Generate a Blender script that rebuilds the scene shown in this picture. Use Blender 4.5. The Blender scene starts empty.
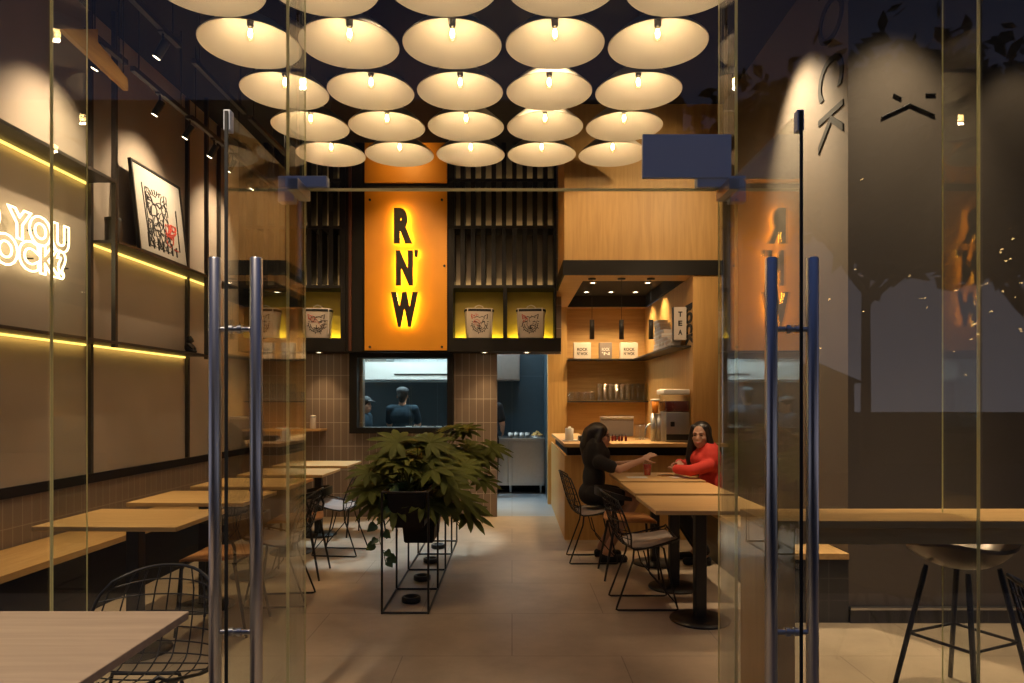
import bpy, bmesh, math, random
from mathutils import Vector, Matrix
random.seed(7)
PI = math.pi
scene = bpy.context.scene
col = scene.collection
CAMZ, F, VX, VY = 1.4, 683.0, 512.0, 401.0

# ------------------------------------------------------------------ mesh helpers
class MB:
    def __init__(s): s.v = []; s.f = []; s.sm = []
    def add(s, vs, fs, smooth=False):
        b = len(s.v); s.v.extend([tuple(p) for p in vs])
        for f in fs: s.f.append(tuple(b + i for i in f)); s.sm.append(smooth)
        return s
    def box(s, x0, x1, y0, y1, z0, z1):
        vs = [(x0,y0,z0),(x1,y0,z0),(x1,y1,z0),(x0,y1,z0),(x0,y0,z1),(x1,y0,z1),(x1,y1,z1),(x0,y1,z1)]
        return s.add(vs, [(0,3,2,1),(4,5,6,7),(0,1,5,4),(1,2,6,5),(2,3,7,6),(3,0,4,7)])
    def rbox(s, x0, x1, y0, y1, z0, z1, b=0.004, seg=2):
        bm = bmesh.new(); bmesh.ops.create_cube(bm, size=1)
        for v in bm.verts:
            v.co = Vector(((x0+x1)/2 + v.co.x*(x1-x0), (y0+y1)/2 + v.co.y*(y1-y0), (z0+z1)/2 + v.co.z*(z1-z0)))
        bmesh.ops.bevel(bm, geom=bm.edges[:], offset=b, segments=seg, profile=0.5, affect='EDGES')
        return s.bm(bm, seg > 2)
    def bm(s, bm, smooth=False):
        bm.verts.index_update()
        s.add([v.co[:] for v in bm.verts], [[v.index for v in f.verts] for f in bm.faces], smooth); bm.free(); return s
    def cyl(s, p0, p1, r0, r1=None, n=14, caps=True):
        r1 = r0 if r1 is None else r1
        p0 = Vector(p0); p1 = Vector(p1); d = (p1-p0).normalized()
        a = d.orthogonal().normalized(); b = d.cross(a)
        vs = []
        for p, r in ((p0, r0), (p1, r1)):
            for i in range(n):
                t = 2*PI*i/n; vs.append(p + a*math.cos(t)*r + b*math.sin(t)*r)
        s.add(vs, [(i, (i+1) % n, n+(i+1) % n, n+i) for i in range(n)], True)
        if caps: s.add(vs, [tuple(range(n-1, -1, -1)), tuple(range(n, 2*n))])
        return s
    def tube(s, pts, r, n=8, closed=False):
        pts = [Vector(p) for p in pts]; m = len(pts)
        rs = r if isinstance(r, (list, tuple)) else [r]*m
        vs = []; prev = None
        for i, p in enumerate(pts):
            if closed: t = pts[(i+1) % m] - pts[i-1]
            else: t = pts[min(i+1, m-1)] - pts[max(i-1, 0)]
            if t.length < 1e-9: t = Vector((0,0,1))
            t.normalize()
            a = t.orthogonal().normalized() if prev is None else (prev - t*prev.dot(t))
            if a.length < 1e-6: a = t.orthogonal()
            a.normalize(); prev = a; b = t.cross(a)
            for k in range(n):
                q = 2*PI*k/n; vs.append(p + a*math.cos(q)*rs[i] + b*math.sin(q)*rs[i])
        fs = []
        for i in range(m if closed else m-1):
            j = (i+1) % m
            for k in range(n): fs.append((i*n+k, i*n+(k+1) % n, j*n+(k+1) % n, j*n+k))
        s.add(vs, fs, True)
        if not closed: s.add(vs, [tuple(range(n-1,-1,-1)), tuple(range((m-1)*n, m*n))])
        return s
    def lathe(s, prof, c=(0,0,0), n=32, smooth=True):
        vs = []; m = len(prof)
        for r, z in prof:
            for k in range(n):
                q = 2*PI*k/n; vs.append((c[0]+r*math.cos(q), c[1]+r*math.sin(q), c[2]+z))
        return s.add(vs, [(i*n+k, i*n+(k+1) % n, (i+1)*n+(k+1) % n, (i+1)*n+k) for i in range(m-1) for k in range(n)], smooth)
    def ball(s, c, r, nu=16, nv=10, rot=None):
        r = (r, r, r) if not isinstance(r, (tuple, list)) else r
        vs = [Vector((0,0,-1))]
        for j in range(1, nv):
            a = -PI/2 + PI*j/nv
            for k in range(nu):
                q = 2*PI*k/nu; vs.append(Vector((math.cos(a)*math.cos(q), math.cos(a)*math.sin(q), math.sin(a))))
        vs.append(Vector((0,0,1))); T = len(vs)-1
        fs = [(0, 1+(k+1) % nu, 1+k) for k in range(nu)]
        for j in range(nv-2):
            for k in range(nu): fs.append((1+j*nu+k, 1+j*nu+(k+1) % nu, 1+(j+1)*nu+(k+1) % nu, 1+(j+1)*nu+k))
        fs += [(1+(nv-2)*nu+k, 1+(nv-2)*nu+(k+1) % nu, T) for k in range(nu)]
        out = []
        for v in vs:
            p = Vector((v.x*r[0], v.y*r[1], v.z*r[2]))
            if rot is not None: p = rot @ p
            out.append(p + Vector(c))
        return s.add(out, fs, True)
    def caps(s, p0, p1, r0, r1):
        s.cyl(p0, p1, r0, r1, 14); s.ball(p0, r0, 14, 8); s.ball(p1, r1, 14, 8); return s
    def xf(s, M):
        s.v = [tuple(M @ Vector(p)) for p in s.v]; return s
    def join(s, o, M=None):
        return s._j(o, M)
    def _j(s, o, M):
        b = len(s.v); s.v.extend([tuple(M @ Vector(p)) if M else p for p in o.v])
        s.f.extend([tuple(b+i for i in f) for f in o.f]); s.sm.extend(o.sm); return s
    def mesh(s, name):
        me = bpy.data.meshes.new(name); me.from_pydata(s.v, [], s.f); me.validate()
        if len(me.polygons) == len(s.sm): me.polygons.foreach_set('use_smooth', s.sm)
        me.update(); return me
    def build(s, name, mat, parent=None, kind=None):
        o = bpy.data.objects.new(name, s.mesh(name)); col.objects.link(o)
        if mat: o.data.materials.append(mat)
        if parent is not None: o.parent = parent
        if kind: o['kind'] = kind
        return o

def thing(name, label, cat, loc=(0,0,0), rz=0, group=None):
    o = bpy.data.objects.new(name, None); o.empty_display_size = .1; col.objects.link(o)
    o.location = loc; o.rotation_euler = (0, 0, rz)
    return tag(o, label, cat, group)
def tag(o, label, cat, group=None):
    o['label'] = label; o['category'] = cat
    if group: o['group'] = group
    return o
def struct(name, mb, mat, parent=None): return mb.build(name, mat, parent, 'structure' if parent is None else None)
def inst(src, loc, rz=0, label=None, scale=None):
    c = src.copy(); col.objects.link(c); c.location = loc; c.rotation_euler = (0, 0, rz)
    if label: c['label'] = label
    if scale: c.scale = scale
    def rec(a, b):
        for ch in list(a.children):
            d = ch.copy(); col.objects.link(d); d.parent = b; rec(ch, d)
    rec(src, c)
    return c
ORD = ['first','second','third','fourth','fifth','sixth','seventh','eighth','ninth','tenth']

def text_mb(s, size, extrude=.005, offset=0., sx=1., tube=0., align='LEFT', spacing=1., res=4):
    cu = bpy.data.curves.new('t', 'FONT'); cu.body = s; cu.size = size; cu.offset = offset; cu.align_x = align
    cu.space_character = spacing; cu.resolution_u = res
    if tube: cu.fill_mode = 'NONE'; cu.bevel_depth = tube; cu.bevel_resolution = 2
    else: cu.extrude = extrude
    ob = bpy.data.objects.new('t', cu); col.objects.link(ob)
    dg = bpy.context.evaluated_depsgraph_get(); dg.update()
    me = bpy.data.meshes.new_from_object(ob.evaluated_get(dg))
    mb = MB().add([(v.co.x*sx, v.co.y, v.co.z) for v in me.vertices], [tuple(p.vertices) for p in me.polygons], bool(tube))
    bpy.data.objects.remove(ob); bpy.data.curves.remove(cu); bpy.data.meshes.remove(me)
    return mb
def centre(mb):
    xs = [p[0] for p in mb.v]; ys = [p[1] for p in mb.v]
    return mb.xf(Matrix.Translation((-(min(xs)+max(xs))/2, -(min(ys)+max(ys))/2, 0)))
def fit(mb, w, h):
    xs = [p[0] for p in mb.v]; ys = [p[1] for p in mb.v]
    centre(mb); return mb.xf(Matrix.Diagonal((w/(max(xs)-min(xs)), h/(max(ys)-min(ys)), 1, 1)))
def frame_m(o, right, up):
    r = Vector(right).normalized(); u = Vector(up).normalized(); n = r.cross(u)
    M = Matrix(((r.x,u.x,n.x,o[0]),(r.y,u.y,n.y,o[1]),(r.z,u.z,n.z,o[2]),(0,0,0,1)))
    return M
FRONT = ((1,0,0),(0,0,1))      # faces the street (-Y)

# ------------------------------------------------------------------ materials
MATS = {}
def nodes(name):
    m = bpy.data.materials.new(name); m.use_nodes = True
    nt = m.node_tree; p = nt.nodes['Principled BSDF']; MATS[name] = m
    return m, nt, p
def setp(p, c, rough=.5, metal=0., spec=.5, coat=0.):
    p.inputs['Base Color'].default_value = (*c, 1); p.inputs['Roughness'].default_value = rough
    p.inputs['Metallic'].default_value = metal; p.inputs['Specular IOR Level'].default_value = spec
    p.inputs['Coat Weight'].default_value = coat
def plain(name, c, rough=.5, metal=0., spec=.5, var=.12, scale=8., bump=0.):
    m, nt, p = nodes(name); setp(p, c, rough, metal, spec)
    tc = nt.nodes.new('ShaderNodeTexCoord'); n = nt.nodes.new('ShaderNodeTexNoise'); n.inputs['Scale'].default_value = scale
    n.inputs['Detail'].default_value = 5
    nt.links.new(tc.outputs['Object'], n.inputs['Vector'])
    mx = nt.nodes.new('ShaderNodeMix'); mx.data_type = 'RGBA'
    mx.inputs[6].default_value = (*[k*(1-var) for k in c], 1); mx.inputs[7].default_value = (*[min(1, k*(1+var)) for k in c], 1)
    nt.links.new(n.outputs['Fac'], mx.inputs[0]); nt.links.new(mx.outputs[2], p.inputs['Base Color'])
    if bump:
        b = nt.nodes.new('ShaderNodeBump'); b.inputs['Strength'].default_value = bump; b.inputs['Distance'].default_value = .01
        nt.links.new(n.outputs['Fac'], b.inputs['Height']); nt.links.new(b.outputs['Normal'], p.inputs['Normal'])
    return m
def wood(name, c1, c2, axis, rough=.45, scale=1.):
    m, nt, p = nodes(name); setp(p, c1, rough)
    tc = nt.nodes.new('ShaderNodeTexCoord'); mp = nt.nodes.new('ShaderNodeMapping')
    sc = [14*scale]*3; sc['XYZ'.index(axis)] = .9*scale; mp.inputs['Scale'].default_value = sc
    nt.links.new(tc.outputs['Object'], mp.inputs['Vector'])
    n = nt.nodes.new('ShaderNodeTexNoise'); n.inputs['Scale'].default_value = 2.2; n.inputs['Detail'].default_value = 8
    n.inputs['Distortion'].default_value = .6
    nt.links.new(mp.outputs['Vector'], n.inputs['Vector'])
    r = nt.nodes.new('ShaderNodeValToRGB'); r.color_ramp.elements[0].position = .36; r.color_ramp.elements[1].position = .66
    r.color_ramp.elements[0].color = (*c2, 1); r.color_ramp.elements[1].color = (*c1, 1)
    nt.links.new(n.outputs['Fac'], r.inputs['Fac']); nt.links.new(r.outputs['Color'], p.inputs['Base Color'])
    return m
def tiles(name, c1, c2, cg, u, v, w, h, off=0., rough=.35, mortar=.004, bump=.3, noise=.0, spec=.5):
    m, nt, p = nodes(name); setp(p, c1, rough, spec=spec)
    tc = nt.nodes.new('ShaderNodeTexCoord'); sp = nt.nodes.new('ShaderNodeSeparateXYZ'); cb = nt.nodes.new('ShaderNodeCombineXYZ')
    nt.links.new(tc.outputs['Object'], sp.inputs[0]); nt.links.new(sp.outputs[u], cb.inputs[0]); nt.links.new(sp.outputs[v], cb.inputs[1])
    br = nt.nodes.new('ShaderNodeTexBrick'); br.offset = off; br.inputs['Scale'].default_value = 1
    br.inputs['Brick Width'].default_value = w; br.inputs['Row Height'].default_value = h; br.inputs['Mortar Size'].default_value = mortar
    br.inputs['Mortar Smooth'].default_value = .1; br.inputs['Bias'].default_value = 0
    br.inputs['Color1'].default_value = (*c1, 1); br.inputs['Color2'].default_value = (*c2, 1); br.inputs['Mortar'].default_value = (*cg, 1)
    nt.links.new(cb.outputs[0], br.inputs['Vector'])
    out = br.outputs['Color']
    n = nt.nodes.new('ShaderNodeTexNoise'); n.inputs['Scale'].default_value = 2.3; n.inputs['Detail'].default_value = 8; n.inputs['Roughness'].default_value = .65
    nt.links.new(tc.outputs['Object'], n.inputs['Vector'])
    if noise:
        mr = nt.nodes.new('ShaderNodeMapRange'); mr.inputs[1].default_value = .25; mr.inputs[2].default_value = .75
        mr.inputs[3].default_value = 1-noise; mr.inputs[4].default_value = 1+noise
        nt.links.new(n.outputs['Fac'], mr.inputs[0])
        mx = nt.nodes.new('ShaderNodeVectorMath'); mx.operation = 'SCALE'
        nt.links.new(out, mx.inputs[0]); nt.links.new(mr.outputs[0], mx.inputs['Scale']); out = mx.outputs[0]
    nt.links.new(out, p.inputs['Base Color'])
    b = nt.nodes.new('ShaderNodeBump'); b.inputs['Strength'].default_value = bump; b.inputs['Distance'].default_value = .003; b.invert = True
    nt.links.new(br.outputs['Fac'], b.inputs['Height']); nt.links.new(b.outputs['Normal'], p.inputs['Normal'])
    return m
def emit(name, c, strength):
    m = bpy.data.materials.new(name); m.use_nodes = True; nt = m.node_tree; nt.nodes.clear()
    e = nt.nodes.new('ShaderNodeEmission'); e.inputs[0].default_value = (*c, 1); e.inputs[1].default_value = strength
    o = nt.nodes.new('ShaderNodeOutputMaterial'); nt.links.new(e.outputs[0], o.inputs[0]); MATS[name] = m; return m
def glass(name, f0=.045, tint=(.96,.98,.965), rough=0., gcol=(1,1,1), add=0.):
    m = bpy.data.materials.new(name); m.use_nodes = True; nt = m.node_tree; nt.nodes.clear()
    N = nt.nodes.new; L = nt.links.new
    g = N('ShaderNodeNewGeometry'); d = N('ShaderNodeVectorMath'); d.operation = 'DOT_PRODUCT'
    L(g.outputs['Normal'], d.inputs[0]); L(g.outputs['Incoming'], d.inputs[1])
    a = N('ShaderNodeMath'); a.operation = 'ABSOLUTE'; L(d.outputs['Value'], a.inputs[0])
    s = N('ShaderNodeMath'); s.operation = 'SUBTRACT'; s.inputs[0].default_value = 1; L(a.outputs[0], s.inputs[1]); s.use_clamp = True
    p = N('ShaderNodeMath'); p.operation = 'POWER'; p.inputs[1].default_value = 5; L(s.outputs[0], p.inputs[0])
    q = N('ShaderNodeMath'); q.operation = 'MULTIPLY_ADD'; q.inputs[1].default_value = 1-f0; q.inputs[2].default_value = f0+add; L(p.outputs[0], q.inputs[0]); q.use_clamp = True
    t = N('ShaderNodeBsdfTransparent'); t.inputs[0].default_value = (*tint, 1)
    gl = N('ShaderNodeBsdfGlossy'); gl.inputs['Roughness'].default_value = rough; gl.inputs[0].default_value = (*gcol, 1)
    x = N('ShaderNodeMixShader'); L(q.outputs[0], x.inputs[0]); L(t.outputs[0], x.inputs[1]); L(gl.outputs[0], x.inputs[2])
    o = N('ShaderNodeOutputMaterial'); L(x.outputs[0], o.inputs[0]); MATS[name] = m; return m

WARM = (1, .64, .31)
plain('plaster', (.40,.335,.275), .8, var=.22, scale=1.6, bump=.05)
wood('oak_z', (.66,.40,.135), (.57,.33,.105), 'Z')
wood('oak_x', (.62,.395,.16), (.53,.32,.12), 'X')
wood('oak_y', (.62,.395,.16), (.53,.32,.12), 'Y')
plain('black_metal', (.009,.0085,.008), .42, .0, .5)
plain('black_panel', (.007,.006,.0055), .6, spec=.3)
plain('shelf_metal', (.035,.030,.026), .45)
plain('ceiling_black', (.010,.0095,.0095), .85)
plain('dark_taupe', (.13,.108,.088), .75, var=.15, scale=2)
plain('steel', (.46,.46,.48), .30, 1., var=.05)
plain('brushed', (.55,.54,.52), .33, 1., var=.08, scale=20)
plain('white_paint', (.72,.70,.66), .5, var=.04)
plain('shade_cream', (.86,.79,.69), .55, var=.03, scale=3)
plain('tan_leather', (.42,.20,.075), .45, var=.15, scale=9)
plain('pad_fabric', (.34,.29,.25), .9, var=.15, scale=30)
plain('navy_fabric', (.018,.022,.045), .9)
plain('poster_paper', (.50,.47,.43), .8, var=.04)
plain('bag_white', (.66,.58,.50), .7, var=.06)
plain('ink_black', (.012,.012,.012), .6)
plain('ink_red', (.55,.06,.035), .6)
plain('orange_panel', (.80,.34,.020), .42, var=.22, scale=1.7)
plain('maroon_wood', (.10,.03,.012), .4, var=.3)
plain('skin', (.52,.30,.20), .5, var=.05)
plain('hair_dark', (.013,.009,.007), .4, var=.3, scale=40)
plain('red_knit', (.62,.045,.028), .85, var=.12, scale=35, bump=.1)
plain('black_cloth', (.011,.010,.011), .9)
plain('navy_cloth', (.010,.030,.048), .9)
plain('lip', (.40,.09,.07), .4)
plain('eye_dark', (.015,.01,.01), .2)
plain('grey_cap', (.06,.065,.07), .8)
plain('plate_grey', (.52,.56,.64), .5, var=.04)
plain('leaf', (.075,.088,.012), .6, spec=.2, var=.5, scale=5)
plain('ivy', (.05,.10,.02), .45, var=.35, scale=9)
plain('bark', (.07,.05,.035), .85, var=.3)
plain('soil', (.03,.02,.014), .95)
plain('red_drink', (.70,.03,.02), .25)
plain('tea_dark', (.10,.012,.008), .2)
plain('tea_orange', (.70,.25,.03), .25)
plain('ply_cubby', (.46,.35,.10), .6)
plain('slat_back', (.30,.25,.19), .6)
plain('grey_box', (.20,.165,.15), .7)
plain('bark_tree', (.03,.025,.022), .9)
plain('foliage_night', (.016,.024,.014), .8, var=.4)
plain('stone_wall', (.055,.046,.038), .9, var=.35, scale=5)
plain('render_wall', (.35,.34,.36), .9)
plain('stool_shell', (.13,.105,.085), .33, .6, var=.08)
wood('reflection_amber', (.60,.33,.055), (.50,.26,.04), 'Y')  # amber of a reflection, put into the colour of the hung board
plain('golden_crust', (.55,.33,.10), .7, var=.3, scale=30)
m, nt_, p_ = nodes('glass_edge'); nt_.nodes.remove(p_)
d_ = nt_.nodes.new('ShaderNodeBsdfDiffuse'); d_.inputs[0].default_value = (.80,.78,.52,1)
t_ = nt_.nodes.new('ShaderNodeBsdfTranslucent'); t_.inputs[0].default_value = (.92,.90,.62,1)
x_ = nt_.nodes.new('ShaderNodeMixShader'); x_.inputs[0].default_value = .7
nt_.links.new(d_.outputs[0], x_.inputs[1]); nt_.links.new(t_.outputs[0], x_.inputs[2]); nt_.links.new(x_.outputs[0], nt_.nodes['Material Output'].inputs[0])
plain('gasket', (.004,.004,.004), .6)
tiles('floor_tile', (.43,.34,.235), (.445,.355,.245), (.27,.21,.145), 0, 1, 1.2, .75, .5, .42, .003, .15, .22, spec=.4)
tiles('pavement', (.055,.052,.05), (.06,.056,.053), (.03,.03,.03), 0, 1, .4, .2, .5, .8, .006, .3, .2, spec=.2)
tiles('kitchen_floor', (.34,.38,.42), (.36,.40,.44), (.2,.22,.24), 0, 1, .6, .6, 0, .35, .004, .2, .1)
tiles('brown_tile_xz', (.215,.160,.122), (.235,.178,.135), (.46,.40,.33), 0, 2, .086, .285, 0, .3, .0035, .35, .12)
tiles('brown_tile_yz', (.20,.155,.118), (.225,.172,.13), (.33,.28,.22), 1, 2, .086, .285, 0, .3, .003, .35, .12)
tiles('teal_tile', (.045,.075,.095), (.05,.08,.10), (.10,.14,.16), 0, 2, .6, .9, 0, .35, .004, .2, .1)
tiles('white_tile', (.62,.68,.70), (.64,.70,.72), (.4,.45,.46), 0, 2, .3, .1, 0, .25, .004, .2, .05)
tiles('dark_tile', (.030,.030,.031), (.034,.034,.035), (.07,.065,.06), 0, 2, .25, .14, 0, .3, .004, .2, .05)
emit('led_yellow', (1,.62,.12), 2.6)
emit('led_warm', (1,.66,.28), 15.)
emit('cubby_led', (1,.76,.07), 15.)
emit('neon', (1,.76,.40), 6.)
emit('filament', (1,.62,.24), 60.)
emit('lens_glow', (1,.80,.52), 12.)
emit('halo', (1,.52,.04), 30.)
emit('fairy', (1,.62,.22), 14.)
emit('cool_tube', (.75,.93,1), 9.)
wood('pale_wood', (.40,.30,.21), (.33,.245,.17), 'X')
glass('glass_clear', .05)
glass('glass_fin', .012)
glass('glass_door', .065)
glass('glass_ware', .07, (.985,.985,.97), .03, add=.02)
glass('bulb_glass', .03, (1,.97,.9))
M = MATS
# ------------------------------------------------------------------ camera, world, view
cam = bpy.data.cameras.new('camera'); cam.sensor_width = 36; cam.lens = F/1024*36; cam.shift_y = (VY-341.5)/1024
cam.clip_start = .02; cam.clip_end = 200
camo = bpy.data.objects.new('camera', cam); col.objects.link(camo); camo.location = (0,0,CAMZ); camo.rotation_euler = (PI/2,0,0)
scene.camera = camo
vs = scene.view_settings; vs.view_transform = 'Standard'; vs.look = 'None'; vs.gamma = 1; vs.use_curve_mapping = False; vs.exposure = .25
cy = scene.cycles
cy.max_bounces = 9; cy.diffuse_bounces = 4; cy.glossy_bounces = 5; cy.transmission_bounces = 6; cy.transparent_max_bounces = 40
cy.caustics_reflective = False; cy.caustics_refractive = False; cy.sample_clamp_indirect = 3.; cy.use_denoising = True
w = bpy.data.worlds.new('dusk_sky'); scene.world = w; w.use_nodes = True; nt = w.node_tree
bg = nt.nodes['Background']; tc = nt.nodes.new('ShaderNodeTexCoord'); sp = nt.nodes.new('ShaderNodeSeparateXYZ')
rp = nt.nodes.new('ShaderNodeValToRGB'); nt.links.new(tc.outputs['Generated'], sp.inputs[0]); nt.links.new(sp.outputs['Z'], rp.inputs['Fac'])
e = rp.color_ramp.elements; e[0].position = 0; e[0].color = (.62,.58,.66,1); e[1].position = .9; e[1].color = (.11,.17,.40,1)
k = e.new(.25); k.color = (.20,.20,.30,1); k = e.new(.5); k.color = (.055,.07,.15,1)
nt.links.new(rp.outputs['Color'], bg.inputs['Color']); bg.inputs['Strength'].default_value = .55

def light(kind, loc, power, color=WARM, aim=None, size=.05, angle=60, blend=.6, sy=None):
    l = bpy.data.lights.new(kind.lower()+'_light', kind); l.energy = power; l.color = color
    if kind == 'POINT': l.shadow_soft_size = size
    if kind == 'SPOT': l.shadow_soft_size = size; l.spot_size = math.radians(angle); l.spot_blend = blend
    if kind == 'AREA': l.size = size; l.shape = 'RECTANGLE' if sy else 'SQUARE'; l.size_y = sy or size
    o = bpy.data.objects.new(l.name, l); col.objects.link(o); o.location = loc
    d = (Vector(aim)-Vector(loc)) if aim is not None else Vector((0,0,-1))
    o.rotation_euler = d.to_track_quat('-Z','Y').to_euler()
    return o

# ------------------------------------------------------------------ shell
FY = 2.93            # glass shopfront plane
CZ = 4.4             # ceiling
def WX(y, d=0.): return -3.38 + .025*y + d      # the slightly splayed neon wall
struct('floor', MB().box(-4.2, 5.2, .9, 8.3, -.12, 0), M['floor_tile'])
struct('ground_pavement', MB().box(-18, 24, -16, .9, -.12, 0), M['pavement'])
struct('floor_kitchen', MB().box(-3.6, 2.3, 8.3, 11.3, -.12, 0), M['kitchen_floor'])
struct('ceiling', MB().box(-3.7, 3.9, FY-.05, 9.6, CZ, CZ+.12), M['ceiling_black'])
def wslab(y0, y1, z0, z1, d0, d1):
    return MB().add([(WX(y0,d0),y0,z0),(WX(y0,d1),y0,z0),(WX(y1,d1),y1,z0),(WX(y1,d0),y1,z0),(WX(y0,d0),y0,z1),(WX(y0,d1),y0,z1),(WX(y1,d1),y1,z1),(WX(y1,d0),y1,z1)],
                    [(0,3,2,1),(4,5,6,7),(0,1,5,4),(1,2,6,5),(2,3,7,6),(3,0,4,7)])
struct('wall_left', wslab(FY, 8.24, .84, CZ, -.12, 0), M['plaster'])
struct('wall_left_tiled_base', wslab(FY, 8.24, 0, .77, -.12, .0), M['brown_tile_yz'])
struct('trim_1', wslab(FY, 8.24, .77, .84, -.12, .018), M['black_panel'])
wb = MB().box(-3.35,-1.80,8.24,8.36,0,1.97).box(-1.80,-.74,8.24,8.36,0,1.06).box(-.74,-.181,8.24,8.36,0,1.97).box(-3.35,.60,8.30,8.36,1.97,CZ)
struct('wall_back', wb, M['brown_tile_xz'])
# kitchen beyond the pass
struct('wall_kitchen_back', MB().box(-3.2, .62, 11.0, 11.1, 0, 1.70).box(-.25,.62,11.0,11.1,1.70,3.0), M['teal_tile'])
struct('wall_kitchen_upper', MB().box(-3.2, -.25, 11.0, 11.1, 1.70, 3.0), M['white_tile'])
struct('wall_kitchen_side', MB().box(.50, .60, 9.45, 11.0, 0, 3.0), M['teal_tile'])
struct('wall_kitchen_left', MB().box(-3.2, -3.1, 8.36, 11.0, 0, 3.0), M['white_tile'])
struct('ceiling_kitchen', MB().box(-3.2, .62, 8.37, 11.1, 2.9, 3.0), M['white_paint'])
# right side
struct('wall_right', MB().box(2.13, 2.25, 4.33, 6.9, 0, CZ), M['dark_taupe'])
struct('wall_alcove', MB().box(2.25, 3.8, 4.33, 4.45, 0, CZ).box(2.13,2.25,4.329,4.33,0,CZ), M['dark_taupe'])
struct('wall_right_side', MB().box(3.7, 3.8, FY, 4.33, 0, CZ), M['dark_taupe'])
struct('baseboard_alcove', MB().box(2.13, 3.7, 4.30, 4.328, 0, .085), M['dark_tile'])
struct('trim_2', MB().box(2.13, 3.7, 4.29, 4.328, .085, .10), M['brushed'])
# bar niche: pilasters, side wall, back panel, fascia and soffit
struct('wall_bar_back', MB().box(.745, 1.83, 9.42, 9.5, 0, 2.82), M['oak_x'])
struct('pillar_bar_left', MB().box(.487, .745, 9.25, 9.45, 0, 2.67), M['oak_z'])
struct('pillar_bar_right', MB().box(1.83, 2.125, 6.9, 9.5, 0, 2.67), M['oak_z'])
struct('wall_bar_fascia', MB().box(.53, 2.13, 6.9, 7.0, 2.82, CZ).box(.53,.60,7.0,7.895,2.82,CZ), M['oak_z'])
struct('trim_3', MB().box(.515, 2.13, 6.88, 6.9, 2.67, 2.82).box(.515,.53,6.9,7.88,2.67,2.82), M['black_panel'])
struct('ceiling_bar_soffit', MB().box(.53, 2.13, 6.9, 7.23, 2.67, 2.80).box(.53,.75,7.23,9.25,2.67,2.80).box(.745,1.83,9.25,9.42,2.67,2.74), M['oak_x'])
struct('ceiling_bar_recess', MB().box(.75, 2.13, 7.0, 9.5, 2.821, 2.86).box(.751,1.83,9.22,9.249,2.672,2.82).box(1.80,1.829,7.231,9.21,2.672,2.82), M['ceiling_black'])

# ------------------------------------------------------------------ glass shopfront
GT = .012
fin_x = [-3.05, -1.986, -.967, .967, 2.012, 3.05]
n_win = 0
def pane(x0, x1, z0, z1):
    global n_win; n_win += 1
    o = struct('window_%d' % n_win, MB().box(x0, x1, FY, FY+GT, z0, z1), M['glass_clear']); return o
pane(-3.30, -1.992, .0, CZ); pane(-1.980, -.925, .0, CZ); pane(.925, 2.006, .0, CZ); pane(2.018, 3.7, .0, CZ)
pane(-.915, .915, 2.315, CZ)
for x in (-1.986, -.967, .967, 2.012):
    n_win += 1
    o = struct('window_%d' % n_win, MB().box(x-.0055, x+.0055, FY+.02, FY+.26, 0, CZ), M['glass_fin'])
    MB().box(x-.0058, x+.0058, FY+GT+.001, FY+.0195, 0, CZ).build('glass_edge', M['glass_edge'], o)
    MB().box(x-.003, x+.003, FY+.2605, FY+.2625, 0, CZ).build('glass_edge', M['glass_edge'], o)
MB().box(-.915, .915, FY, FY+GT, 2.303, 2.3125).build('glass_edge', M['glass_edge'], bpy.data.objects['window_5'])

def door(i, sx, near=2.12):
    X = -.886 if sx < 0 else .897
    d = bpy.data.objects.new('door_%d' % i, None); col.objects.link(d); d['kind'] = 'structure'; d.location = (X, FY-.02, 0)
    L = FY-.02-near
    MB().box(-.006, .006, -L, 0, .012, 2.30).build('glass_pane', M['glass_door'], d)
    MB().box(-.005, .005, -L-.004, -L-.0005, .012, 2.30).build('edge_gasket', M['gasket'], d)
    hy = -(FY-.02-2.19)
    for s in (-1, 1):
        b = MB(); b.lathe([(0,0),(.0165,0),(.0195,.004),(.0195,1.596),(.0165,1.60),(0,1.60)], (s*.066, hy, .26), 20)
        b.build('handle_bar', M['steel'], d)
    for z in (.66, 1.63):
        b = MB().cyl((-.066,hy,z),(.066,hy,z),.0085,n=12); b.cyl((-.020,hy,z),(-.007,hy,z),.014,n=14); b.cyl((.007,hy,z),(.020,hy,z),.014,n=14)
        b.build('handle_standoff', M['steel'], d)
    b = MB().rbox(-.022,.022,-.155,.02,2.255,2.302,.003); b.build('top_patch', M['steel'], d)
    b = MB().rbox(-.022,.022,-.155,.02,.005,.06,.003); b.build('bottom_patch', M['steel'], d)
    b = MB().rbox(-.011,.011,-L+.0,-L+.03,2.24,2.306,.003); b.build('corner_clip', M['plate_grey'], d)
    return d
door(1, -1); door(2, 1)
for sx in (-1, 1):
    b = MB().rbox(min(sx*.79, sx*1.0), max(sx*.79, sx*1.0), FY-.016, FY+.03, 2.312, 2.362, .004).rbox(min(sx*.93,sx*1.0),max(sx*.93,sx*1.0),FY-.016,FY+.03,2.25,2.312,.004)
    struct('trim_%d' % (5 if sx > 0 else 4), b, M['plate_grey'])
o = MB().rbox(.556, .935, FY-.022, FY-.002, 2.350, 2.537, .003).build('blank_sign', M['plate_grey'])
tag(o, 'blank blue-grey rectangular plate fixed to the glass above the doors', 'sign')

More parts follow.
